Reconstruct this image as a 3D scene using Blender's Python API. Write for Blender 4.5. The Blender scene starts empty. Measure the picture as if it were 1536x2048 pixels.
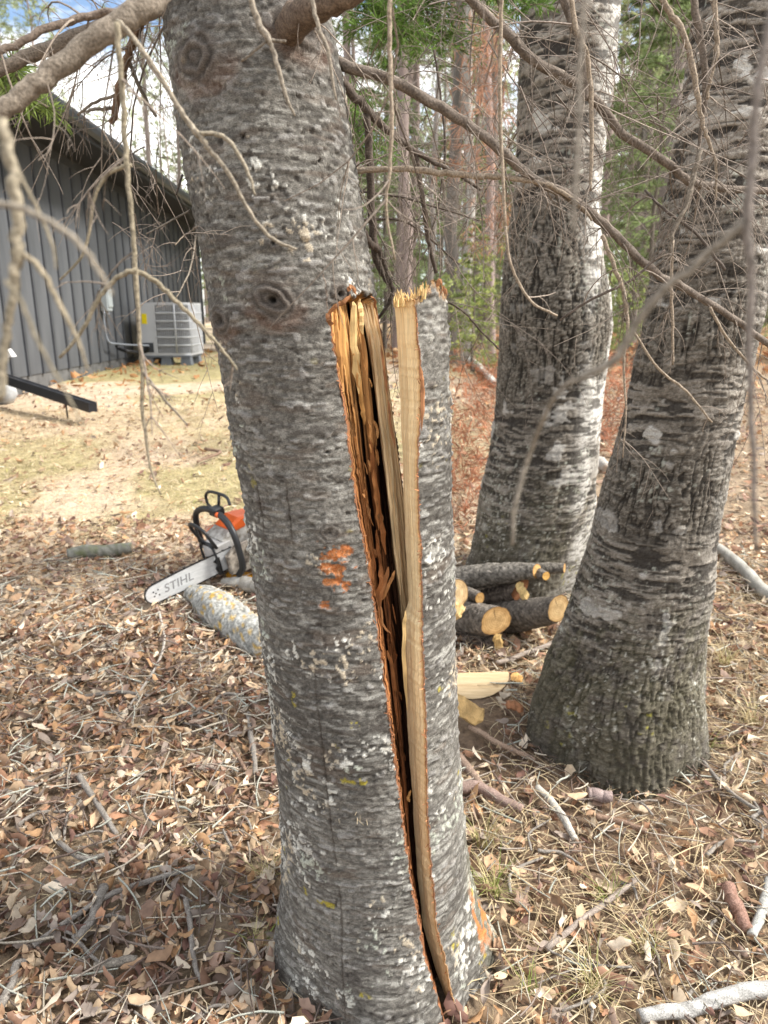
import bpy, math, random
import numpy as np
from mathutils import Vector, Matrix

# ------------------------------------------------------------------ camera, sky, sun, exposure
SC = bpy.context.scene
COL = SC.collection
PITCH = math.radians(15.5)          # camera tilts down
CAM_H = 1.30
FPX = 1420.0                        # focal length in pixels of a 1536 x 2048 frame
cam_d = bpy.data.cameras.new('camera')
cam = bpy.data.objects.new('camera', cam_d); COL.objects.link(cam)
cam.location = (0, 0, CAM_H)
cam.rotation_euler = (math.pi / 2 - PITCH, 0, 0)
cam_d.sensor_fit = 'VERTICAL'; cam_d.sensor_height = 34.6; cam_d.sensor_width = 25.95
cam_d.lens = 34.6 * FPX / 2048
cam_d.clip_start = 0.02; cam_d.clip_end = 2000
cam_d.dof.use_dof = True; cam_d.dof.focus_distance = 1.2; cam_d.dof.aperture_fstop = 6.3
SC.camera = cam

SUN_EL = math.radians(47); SUN_AZ = math.radians(-3)     # azimuth: from +X turning to +Y
sun_vec = Vector((math.cos(SUN_EL) * math.cos(SUN_AZ), math.cos(SUN_EL) * math.sin(SUN_AZ), math.sin(SUN_EL)))
sd = bpy.data.lights.new('sun', 'SUN'); sd.energy = 4.7; sd.angle = math.radians(11); sd.color = (1.0, 0.95, 0.87)
so = bpy.data.objects.new('sun', sd); COL.objects.link(so)
so.rotation_euler = (-sun_vec).to_track_quat('-Z', 'Y').to_euler()

W = bpy.data.worlds.new('World'); SC.world = W; W.use_nodes = True
nt = W.node_tree; nt.nodes.clear()
wo = nt.nodes.new('ShaderNodeOutputWorld'); bg = nt.nodes.new('ShaderNodeBackground')
sky = nt.nodes.new('ShaderNodeTexSky'); sky.sky_type = 'NISHITA'; sky.sun_disc = False
sky.sun_elevation = SUN_EL; sky.sun_rotation = math.pi / 2 - SUN_AZ
sky.air_density = 1.0; sky.dust_density = 1.0
tc = nt.nodes.new('ShaderNodeTexCoord'); mp = nt.nodes.new('ShaderNodeMapping')
mp.inputs['Scale'].default_value = (1, 1, 2.2)
nz = nt.nodes.new('ShaderNodeTexNoise'); nz.inputs['Scale'].default_value = 4.0; nz.inputs['Detail'].default_value = 6
nz.inputs['Roughness'].default_value = 0.6
cr = nt.nodes.new('ShaderNodeValToRGB'); cr.color_ramp.elements[0].position = 0.40; cr.color_ramp.elements[1].position = 0.56
mx = nt.nodes.new('ShaderNodeMixRGB'); mx.inputs[2].default_value = (10.2, 10.0, 9.7, 1)
nt.links.new(tc.outputs['Generated'], mp.inputs[0]); nt.links.new(mp.outputs[0], nz.inputs['Vector'])
nt.links.new(nz.outputs[0], cr.inputs[0]); nt.links.new(cr.outputs[0], mx.inputs[0])
nt.links.new(sky.outputs[0], mx.inputs[1]); nt.links.new(mx.outputs[0], bg.inputs[0])
bg.inputs[1].default_value = 0.13; nt.links.new(bg.outputs[0], wo.inputs[0])
SC.view_settings.view_transform = 'Standard'; SC.view_settings.look = 'None'
SC.view_settings.exposure = 0.88; SC.view_settings.gamma = 1.0
SC.view_settings.use_curve_mapping = False
SC.render.engine = 'CYCLES'
SC.cycles.max_bounces = 6; SC.cycles.diffuse_bounces = 4; SC.cycles.transparent_max_bounces = 8

random.seed(7); RNG = np.random.default_rng(7)
cP, sP = math.cos(PITCH), math.sin(PITCH)

# ------------------------------------------------------------------ numbers: frame <-> place
def softplus(t, w): return w * np.logaddexp(0, np.asarray(t, float) / w)
def g(x, y):
    """height of the ground: level round the split tree, rising gently to the house and the woods"""
    x = np.asarray(x, float); y = np.asarray(y, float)
    z = 0.088 * (softplus(y - 1.5, .35) - softplus(y - 8.0, .9))
    return z + 0.012 * np.sin(x * 2.1 + 1.3 * np.sin(y * 1.7)) * np.cos(y * 1.9 + .4) + 0.02 * np.sin(x * .55 + 1) * np.clip(y / 6, 0, 1)
def dirY(py): return cP + (1024 - np.asarray(py, float)) / FPX * sP
def at(px, py, Y):
    b = (1024 - py) / FPX; t = Y / (cP + b * sP)
    return np.array([(px - 768) / FPX * t, Y, CAM_H + (b * cP - sP) * t])
def mpp(py, Y): return Y / dirY(py) / FPX          # metres per pixel
def py_of(z, Y):
    s = (np.asarray(z, float) - CAM_H) / Y           # tan(elevation)
    ang = np.arctan(s) + PITCH
    return 1024 - FPX * np.tan(ang)
def gnd(px, py):
    lo, hi = .3, 120.0
    for _ in range(50):
        m = (lo + hi) / 2; p = at(px, py, m)
        if p[2] > g(p[0], p[1]): lo = m
        else: hi = m
    p = at(px, py, lo); p[2] = float(g(p[0], p[1])); return p

# ------------------------------------------------------------------ noise (value noise on a hashed lattice)
def _h(ix, iy, iz, seed):
    n = (ix * 374761393 + iy * 668265263 + iz * 1274126177 + seed * 974711) & 0x7fffffff
    n = ((n ^ (n >> 13)) * 1103515245 + 12345) & 0x7fffffff
    n = ((n ^ (n >> 15)) * 2246822519) & 0x7fffffff
    return ((n ^ (n >> 13)) & 0xffff) / 65535.0
def vn(x, y, z=0.0, seed=0):
    x, y, z = np.broadcast_arrays(np.asarray(x, float), np.asarray(y, float), np.asarray(z, float))
    ix = np.floor(x).astype(np.int64); iy = np.floor(y).astype(np.int64); iz = np.floor(z).astype(np.int64)
    fx, fy, fz = x - ix, y - iy, z - iz
    fx = fx * fx * (3 - 2 * fx); fy = fy * fy * (3 - 2 * fy); fz = fz * fz * (3 - 2 * fz)
    r = 0
    for dx in (0, 1):
        for dy in (0, 1):
            for dz in (0, 1):
                w = (fx if dx else 1 - fx) * (fy if dy else 1 - fy) * (fz if dz else 1 - fz)
                r = r + w * _h(ix + dx, iy + dy, iz + dz, seed)
    return r
def fbm(x, y, z=0.0, o=3, seed=0, gain=.5):
    a, s, t = 1.0, 0.0, 0.0
    for k in range(o):
        s = s + a * vn(np.asarray(x) * 2 ** k, np.asarray(y) * 2 ** k, np.asarray(z) * 2 ** k, seed + k * 17); t += a; a *= gain
    return s / t
def sstep(a, b, x):
    t = np.clip((x - a) / (b - a), 0, 1); return t * t * (3 - 2 * t)
def un(f):
    """spread a noise field evenly over 0..1, so that thresholds read as shares of the surface"""
    q = np.linspace(0, 1, 129); s_ = f.ravel(); return np.interp(f, np.quantile(s_[::max(1, s_.size // 40000)], q), q)
def lerp3(a, b, t): return np.asarray(a) * (1 - t[..., None]) + np.asarray(b) * t[..., None]

# ------------------------------------------------------------------ meshes and tags
def mesh(name, V, F, mat=None, col=None, smooth=True, mi=None, uv=None):
    V = np.asarray(V, np.float32).reshape(-1, 3)
    me = bpy.data.meshes.new(name)
    if isinstance(F, np.ndarray) and F.ndim == 2:
        n, k = F.shape
        me.vertices.add(len(V)); me.vertices.foreach_set('co', V.ravel())
        me.loops.add(n * k); me.loops.foreach_set('vertex_index', F.ravel().astype(np.int32))
        me.polygons.add(n); me.polygons.foreach_set('loop_start', np.arange(0, n * k, k, dtype=np.int32))
        me.polygons.foreach_set('loop_total', np.full(n, k, np.int32))
    else:
        me.from_pydata(V.tolist(), [], [list(map(int, f)) for f in F])
    for m in (mat if isinstance(mat, (list, tuple)) else [mat]):
        if m: me.materials.append(m)
    if mi is not None: me.polygons.foreach_set('material_index', np.asarray(mi, np.int32))
    if smooth: me.polygons.foreach_set('use_smooth', np.ones(len(me.polygons), bool))
    if col is not None:
        a = me.color_attributes.new('Col', 'FLOAT_COLOR', 'POINT')
        c = np.ones((len(V), 4), np.float32); c[:, :3] = col; a.data.foreach_set('color', c.ravel())
    me.update(); me.validate(); return me
def obj(name, me, parent=None, loc=None):
    o = bpy.data.objects.new(name, me); COL.objects.link(o)
    if parent is not None: o.parent = parent
    if loc is not None: o.location = loc
    return o
def tag(o, label=None, cat=None, group=None, kind=None):
    if label: o['label'] = label
    if cat: o['category'] = cat
    if group: o['group'] = group
    if kind: o['kind'] = kind
    return o
def thing(name, label, cat, loc=(0, 0, 0), group=None):
    return tag(obj(name, None, loc=loc), label, cat, group)
def grid_faces(nr, nc, wrap=False):
    i = np.arange(nr - 1)[:, None]; j = np.arange(nc if wrap else nc - 1)[None, :]
    a = i * nc + j; b = i * nc + (j + 1) % nc
    return np.stack([a, b, b + nc, a + nc], -1).reshape(-1, 4)
class MB:
    """collects shapes for ONE mesh"""
    def __init__(s): s.V = []; s.F = []; s.C = []; s.M = []; s.n = 0
    def add(s, V, F, c=None, mi=0):
        V = np.asarray(V, float).reshape(-1, 3); s.V.append(V)
        for f in F: s.F.append([int(q) + s.n for q in f]); s.M.append(mi)
        s.C.append(np.broadcast_to(np.asarray(c if c is not None else (1, 1, 1), float), (len(V), 3))); s.n += len(V); return s
    def box(s, lo, hi, c=None, mi=0, R=None, T=None):
        x0, y0, z0 = lo; x1, y1, z1 = hi
        V = np.array([[x0,y0,z0],[x1,y0,z0],[x1,y1,z0],[x0,y1,z0],[x0,y0,z1],[x1,y0,z1],[x1,y1,z1],[x0,y1,z1]], float)
        if R is not None: V = V @ np.asarray(R).T
        if T is not None: V = V + np.asarray(T)
        return s.add(V, [(0,3,2,1),(4,5,6,7),(0,1,5,4),(1,2,6,5),(2,3,7,6),(3,0,4,7)], c, mi)
    def bbox(s, lo, hi, b=.003, c=None, mi=0):
        """box with chamfered vertical and horizontal edges"""
        lo = np.array(lo, float); hi = np.array(hi, float); V = []; F = []
        rings = [(lo[2], b), (lo[2] + b, 0), (hi[2] - b, 0), (hi[2], b)]
        for z, i in rings:
            x0, x1, y0, y1 = lo[0] + i, hi[0] - i, lo[1] + i, hi[1] - i
            V += [[x0+b,y0,z],[x1-b,y0,z],[x1,y0+b,z],[x1,y1-b,z],[x1-b,y1,z],[x0+b,y1,z],[x0,y1-b,z],[x0,y0+b,z]]
        for r in range(3):
            for k in range(8): F.append((r*8+k, r*8+(k+1)%8, r*8+8+(k+1)%8, r*8+8+k))
        F.append(tuple(range(7, -1, -1))); F.append(tuple(range(24, 32)))
        return s.add(V, F, c, mi)
    def tube(s, P, r, n=8, c=None, mi=0, cap=True, flat=1.0, axis=None):
        V, F = tube(P, r, n, cap, flat, axis); return s.add(V, F, c, mi)
    def mesh(s, name, mat, smooth=True, usecol=False):
        V = np.concatenate(s.V); return mesh(name, V, s.F, mat, np.concatenate(s.C) if usecol else None, smooth, s.M)
    def build(s, name, mat, parent=None, smooth=True, usecol=False):
        return obj(name, s.mesh(name, mat, smooth, usecol), parent)
def tube(P, r, n=8, cap=True, flat=1.0, axis=None):
    P = np.asarray(P, float); m = len(P); r = np.broadcast_to(np.asarray(r, float), (m,))
    T = np.gradient(P, axis=0); T /= np.linalg.norm(T, axis=1)[:, None] + 1e-12
    u = np.array(axis, float) if axis is not None else (np.array([0, 0, 1.]) if abs(T[0][2]) < .9 else np.array([1., 0, 0]))
    V = np.zeros((m, n, 3)); a = np.arange(n) / n * 2 * np.pi
    for i in range(m):
        u = u - T[i] * (u @ T[i]); u /= np.linalg.norm(u) + 1e-12; w = np.cross(T[i], u)
        V[i] = P[i] + r[i] * (np.cos(a)[:, None] * u + flat * np.sin(a)[:, None] * w)
    F = [tuple(f) for f in grid_faces(m, n, True)]
    if cap: F += [tuple(range(n - 1, -1, -1)), tuple((m - 1) * n + k for k in range(n))]
    return V.reshape(-1, 3), F
def smooth_line(P, n):
    """Catmull-Rom through the points, n samples"""
    P = np.asarray(P, float)
    if len(P) == 2: return P[0] + (P[1] - P[0]) * np.linspace(0, 1, n)[:, None]
    Q = np.vstack([2 * P[0] - P[1], P, 2 * P[-1] - P[-2]]); t = np.linspace(0, len(P) - 1 - 1e-9, n)
    i = t.astype(int); f = (t - i)[:, None]
    a, b, c, d = Q[i], Q[i + 1], Q[i + 2], Q[i + 3]
    return .5 * (2 * b + (c - a) * f + (2 * a - 5 * b + 4 * c - d) * f ** 2 + (3 * b - a - 3 * c + d) * f ** 3)

# ------------------------------------------------------------------ materials
def newmat(name, rough=.85, spec=.25):
    m = bpy.data.materials.new(name); m.use_nodes = True; t = m.node_tree
    b = t.nodes['Principled BSDF']; b.inputs['Roughness'].default_value = rough
    b.inputs['Specular IOR Level'].default_value = spec
    return m, t, b
def N(t, typ, **kw):
    n = t.nodes.new(typ)
    for k, v in kw.items():
        if k in n.inputs.keys():
            if isinstance(v, bpy.types.NodeSocket): t.links.new(v, n.inputs[k])
            else: n.inputs[k].default_value = v
        else: setattr(n, k, v)
    return n
def noise(t, scale=(1, 1, 1), s=1.0, detail=4, rough=.55, coord='Object', dist=0.0):
    c = N(t, 'ShaderNodeTexCoord'); m = N(t, 'ShaderNodeMapping', Vector=c.outputs[coord]); m.inputs['Scale'].default_value = scale
    return N(t, 'ShaderNodeTexNoise', Vector=m.outputs[0], Scale=s, Detail=detail, Roughness=rough, Distortion=dist)
def ramp(t, fac, stops):
    r = N(t, 'ShaderNodeValToRGB'); t.links.new(fac, r.inputs[0]); e = r.color_ramp.elements
    while len(e) < len(stops): e.new(.5)
    for k, (p, c) in enumerate(stops): e[k].position = p; e[k].color = (*c, 1) if len(c) == 3 else c
    return r.outputs[0]
def mixc(t, f, a, b, mode='MIX'):
    n = N(t, 'ShaderNodeMixRGB', blend_type=mode)
    for k, v in ((0, f), (1, a), (2, b)):
        if isinstance(v, bpy.types.NodeSocket): t.links.new(v, n.inputs[k])
        else: n.inputs[k].default_value = v if not isinstance(v, tuple) or len(v) == 4 else (*v, 1)
    return n.outputs[0]
def bump(t, b, h, dist=.002, strength=1.0):
    n = N(t, 'ShaderNodeBump', Strength=strength, Distance=dist); t.links.new(h, n.inputs['Height']); t.links.new(n.outputs[0], b.inputs['Normal'])
def colattr(t): return N(t, 'ShaderNodeVertexColor', layer_name='Col').outputs[0]
def simple(name, c, rough=.6, metal=0.0, var=.25, s=20.0, spec=.3, scale=(1, 1, 1), bmp=0.0, c2=None):
    m, t, b = newmat(name, rough, spec); b.inputs['Metallic'].default_value = metal
    n = noise(t, scale, s, 5)
    lo = tuple(q * (1 - var) for q in c); hi = c2 or tuple(min(1, q * (1 + var)) for q in c)
    t.links.new(ramp(t, n.outputs[0], [(.3, lo), (.7, hi)]), b.inputs['Base Color'])
    if bmp: bump(t, b, n.outputs[0], bmp)
    return m
def vcol(name, rough=.9, s=120., var=.3, bmp=.0015, scale=(1, 1, 1), trans=0.0, spec=.2):
    """colour from the object's own Col attribute, with fine procedural grain"""
    m, t, b = newmat(name, rough, spec); n = noise(t, scale, s, 4, .6)
    f = ramp(t, n.outputs[0], [(.25, (1 - var,) * 3), (.75, (1 + var,) * 3)])
    c = mixc(t, 1.0, colattr(t), f, 'MULTIPLY'); t.links.new(c, b.inputs['Base Color'])
    if bmp: bump(t, b, n.outputs[0], bmp)
    if trans:
        tr = N(t, 'ShaderNodeBsdfTranslucent'); t.links.new(c, tr.inputs[0])
        ms = N(t, 'ShaderNodeMixShader'); ms.inputs[0].default_value = trans
        t.links.new(b.outputs[0], ms.inputs[1]); t.links.new(tr.outputs[0], ms.inputs[2])
        t.links.new(ms.outputs[0], t.nodes['Material Output'].inputs[0])
    return m
M_BARK = vcol('fir_bark', .9, 380., .55, .0014, (1, 1, 1.8))
M_BIRCH = vcol('birch_bark', .85, 230., .5, .0022, (1, 1, 2.2))
M_LEAF = vcol('dry_leaf', .75, 60., .25, .0, trans=.22)
M_NEEDLE = vcol('needle', .7, 30., .3, 0, trans=.4)
M_TWIG = vcol('twig_bark', .9, 340., .6, .0014)
M_LOG = vcol('log_bark', .92, 85., .6, .006, (1, 1, 1))
M_STRAW = vcol('straw', .8, 50., .25, 0, trans=.25)
def wood_mat(name, stops, s=1.0, scale=(260, 260, 5), bmp=.0012, dark=None):
    m, t, b = newmat(name, .75, .25)
    n = noise(t, scale, s, 5, .65); n2 = noise(t, (3, 3, 3), 2.5, 4)
    c = ramp(t, n.outputs[0], stops)
    if dark: c = mixc(t, ramp(t, n2.outputs[0], [(.48, (0, 0, 0)), (.62, (1, 1, 1))]), c, dark)
    t.links.new(c, b.inputs['Base Color']); bump(t, b, n.outputs[0], bmp); return m
M_CREAM = wood_mat('fresh_split_wood', [(.25, (.42, .255, .095)), (.5, (.56, .37, .155)), (.75, (.66, .47, .225))])
M_ROT = wood_mat('rotten_wood', [(.3, (.045, .015, .006)), (.5, (.20, .075, .025)), (.75, (.36, .155, .05))], 1.0, (190, 190, 9), .004)
M_RED = simple('inner_bark', (.27, .12, .055), .9, 0, .45, 160., bmp=.002)
M_VWOOD = vcol('split_wood', .8, 1.0, .24, .0009, (420, 420, 9))
# ================================================================== the split fir
YC = 1.22                                               # distance of the fir's axis
FIR = thing('fir_tree', 'grey barked fir with a long vertical split showing orange and cream wood, standing in front', 'tree', (0, YC, 0))
FIRLOC = np.array([0, YC, 0.])
SIL = np.array([(0,325,655),(140,345,685),(330,370,710),(480,400,735),(600,420,752),(640,425,758),(700,437,770),(840,460,787),
    (990,490,809),(1100,503,820),(1180,515,832),(1300,530,880),(1400,545,906),(1560,560,924),(1700,569,935),(1780,568,946),(1850,566,965),(1910,560,990),(1980,552,1000),
    (2060,545,985),(2200,520,1010),(2400,490,1060)], float)
_z = np.array([at(768, p, YC)[2] for p in SIL[:, 0]])
_xl = np.array([at(l, p, YC)[0] for p, l, r in SIL]); _xr = np.array([at(r, p, YC)[0] for p, l, r in SIL])
_o = np.argsort(_z); ZS, XL, XR = _z[_o], _xl[_o], _xr[_o]
ZS = np.append(ZS, [2.4, 3.2, 4.5, 7.0]); CX = np.append((XL + XR) / 2, [-.275, -.35, -.44, -.55]); RR = np.append((XR - XL) / 2, [.115, .108, .09, .05])
def cx(z): return np.interp(z, ZS, CX)
def rr(z): return np.interp(z, ZS, RR)
PYS = [600,700,800,900,1000,1100,1200,1300,1450,1600,1750,1900,2048,2200]
CT = [[655,667,686,697,710,730,745,760,780,799,819,845,890,930],
      [690,703,712,722,735,748,757,768,786,803,821,846,891,931],
      [694,709,719,730,742,753,763,775,790,806,823,847,892,932],
      [698,714,724,736,748,758,768,779,793,808,824,848,893,933],
      [716,733,742,752,757,766,774,787,800,812,826,849,894,934],
      [719,738,748,760,768,778,788,797,806,816,829,852,896,935],
      [722,741,753,765,776,788,800,810,820,830,842,866,905,936],
      [748,768,782,795,808,818,828,837,847,857,867,887,917,940]]
def ctrl(k, py):
    c = np.interp(py, PYS, CT[k])
    sh = np.interp(py, SIL[:, 0], SIL[:, 2]) - 752
    return np.where(py < 600, CT[k][0] + sh, c)
RIMX = [640,655,668,680,692,700,712,722,735,745,752,770]; RIMY = [640,630,614,606,598,588,594,584,592,588,603,610]
def X_of(px, py, Y): return (px - 768) / FPX * Y / dirY(py)

KNOTS = [  # px, py, radius px, strength, hole
 (392,112,46,1.0,.2),(600,52,44,1.1,.0),(545,600,34,1.0,1.0),(438,640,30,.9,1.0),(682,588,26,.8,.8),(573,206,8,.6,1),(486,272,9,.6,1),
 (640,322,10,.4,.8),(546,486,11,.5,.9),(470,355,14,.5,.3),(660,1066,22,.6,.3),(520,1010,14,.5,.4),(655,905,9,.3,.7),(800,1240,10,.3,.4),(610,1690,16,.3,.2)]
SCRAPE = [(672,1108,24,18),(668,1138,22,9),(655,1132,14,10),(664,1166,14,10),(690,1172,8,8),(650,1210,10,7),(676,1150,8,14)]
CRACKS = [[(565,860),(575,1000),(590,1150),(625,1290),(632,1400),(652,1560),(672,1720),(684,1850),(684,1930),(690,2048)],
          [(500,900),(540,1180),(552,1330)],[(560,1560),(556,1750),(566,1900)]]
def surf_uv(px, py, dz=0):
    """point of the frame -> (phi, z) on the fir's bark"""
    Y = YC - .12
    for _ in range(12):
        p = at(px, py, Y); R = rr(p[2]); d = np.clip((p[0] - cx(p[2])) / R, -.985, .985); Y = YC - R * math.sqrt(1 - d * d)
    return math.asin(d), p[2], R
KUV = [(*surf_uv(a, b), mpp(b, YC - .1) * r, s, h) for a, b, r, s, h in KNOTS]
SUV = [(*surf_uv(a, b), mpp(b, YC - .1) * rx, mpp(b, YC - .1) * ry) for a, b, rx, ry in SCRAPE]
CUV = [[surf_uv(a, b)[:2] for a, b in c] for c in CRACKS]
def fir_bark(phi, z, R, light=0.0):  # light: sunlit brightness painted in as more and stronger pale flecks
    """height (m) and colour of fir bark at angle phi and height z: rows of resin blisters, pale flecks, lichen"""
    x3, y3 = np.sin(phi) * R, np.cos(phi) * R
    zz = z + .010 * fbm(x3 * 9, y3 * 9, z * 5, 2, 31)            # rows wander
    und = fbm(x3 * 9, y3 * 9, z * 6, 3, 1) - .5
    wr = un(fbm(x3 * 26, y3 * 26, zz * 130, 3, 2, .6)); fine = un(fbm(x3 * 170, y3 * 170, zz * 300, 2, 3, .7))
    fl = un(fbm(x3 * 32, y3 * 32, zz * 160, 3, 4, .6)); big = un(fbm(x3 * 6, y3 * 6, z * 5, 3, 5))
    rowm = un(vn(x3 * 10, y3 * 10, zz * 80, 7)); bl = un(vn(x3 * 80, y3 * 80, zz * 185, 6)); pt = un(vn(x3 * 105, y3 * 105, zz * 230, 8))
    blister = sstep(.80, .92, bl) * sstep(.35, .6, rowm); pit = sstep(.90, .97, pt) * sstep(.3, .6, un(vn(x3 * 12, y3 * 12, zz * 90, 9)))
    h = und * .006 + (wr - .5) * .0026 + (fine - .5) * .0008 + blister * .0024 - pit * .0018
    c = lerp3((.084, .078, .069), (.145, .137, .122), big) * (.62 + .76 * fine)[..., None]
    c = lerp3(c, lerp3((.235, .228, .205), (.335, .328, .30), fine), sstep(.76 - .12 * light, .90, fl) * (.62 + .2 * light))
    c = lerp3(c, (.105, .075, .055), sstep(.86, .97, un(fbm(x3 * 14, y3 * 14, zz * 60, 3, 12))) * .4)
    c = lerp3(c, (.055, .048, .043), sstep(.80, .95, wr) * .6)
    c = lerp3(c, (.26, .25, .235), blister * .6); c = lerp3(c, (.035, .029, .025), pit * .7)
    # lichen: small cream-white crusts in clusters, thicker low on the stem
    lowm = sstep(1.5, .5, z)
    cl = un(fbm(x3 * 13, y3 * 13, z * 12, 3, 20)) + .18 * lowm - .12 + .22 * sstep(-1.0, -1.3, phi) * sstep(1.0, 1.4, z)
    ls = un(fbm(x3 * 120, y3 * 120, z * 130, 3, 21, .55)); L = sstep(.89, .96, ls * .62 + cl * .48)
    lc = lerp3((.56, .55, .50), (.43, .37, .28), sstep(.5, .7, un(vn(x3 * 20, y3 * 20, z * 20, 23)))); lc = lerp3(lc, (.37, .39, .33), sstep(.75, .9, un(vn(x3 * 13, y3 * 13, z * 15, 24))))
    c = lerp3(c, lc, L * .85); h = h + L * .0012 * (.5 + ls)
    yl = sstep(.985, .995, un(vn(x3 * 30, y3 * 30, z * 30, 26))) * sstep(.4, .7, ls) * lowm; c = lerp3(c, (.30, .25, .03), yl * .9)
    for kphi, kz, kR, r, s, hole in KUV:
        du = np.angle(np.exp(1j * (phi - kphi))) * R; dz = z - kz
        d = np.sqrt((du / 1.25) ** 2 + dz ** 2) / r
        if not np.any(d < 2.2): continue
        w = np.exp(-(d / 1.05) ** 3) * s; wob = fbm(x3 * 45, y3 * 45, z * 45, 3, 33); d = d * (.75 + .5 * wob)
        rp = np.cos(d * 15 + wob * 7)
        h = h * (1 - .6 * np.clip(w, 0, 1)) + w * (.006 * (r / .03)) + w * rp * .0024 - hole * np.exp(-(d / .22) ** 2) * .016
        c = lerp3(c, lerp3((.125, .105, .09), (.04, .032, .027), .5 - .5 * rp), np.clip(w * 1.1, 0, .8))
        c = lerp3(c, (.012, .01, .008), hole * np.exp(-(d / .25) ** 2))
        c = lerp3(c, (.16, .075, .042), np.clip(s, 0, 1) * np.exp(-((d - 1.35) / .35) ** 2) * sstep(.01, -.02, dz) * .28 * (r > .02))
    for sphi, sz, sR, rx, ry in SUV:
        du = np.angle(np.exp(1j * (phi - sphi))) * R
        d = np.sqrt((du / rx) ** 2 + ((z - sz) / ry) ** 2) + (fbm(x3 * 75, y3 * 75, z * 170, 3, 44, .65) - .5) * 3.4
        m = sstep(1.1, .8, d) * (.45 + .55 * sstep(.12, .35, fine)); c = lerp3(c, lerp3((.46, .19, .07), (.30, .10, .035), fine), m); h = h - m * .002
    for cu in CUV:
        cz = np.array([q[1] for q in cu]); cp = np.array([q[0] for q in cu]); o = np.argsort(cz)
        pc = np.interp(z, cz[o], cp[o], left=9, right=9) + .02 * (fbm(z * 30, 1.0, 0, 3, 50) - .5)
        d = np.abs(phi - pc) * R; on = sstep(.35, .55, fbm(z * 9, 5.0, 0, 2, 51))
        h = h - sstep(.0035, .0005, d) * .0022 * on + sstep(.009, .004, d) * .0015 * on; c = lerp3(c, (.03, .02, .014), sstep(.0026, .0008, d) * on * .6)  # crack lines coloured dark, crevice shade painted in
    return h, c

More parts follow.
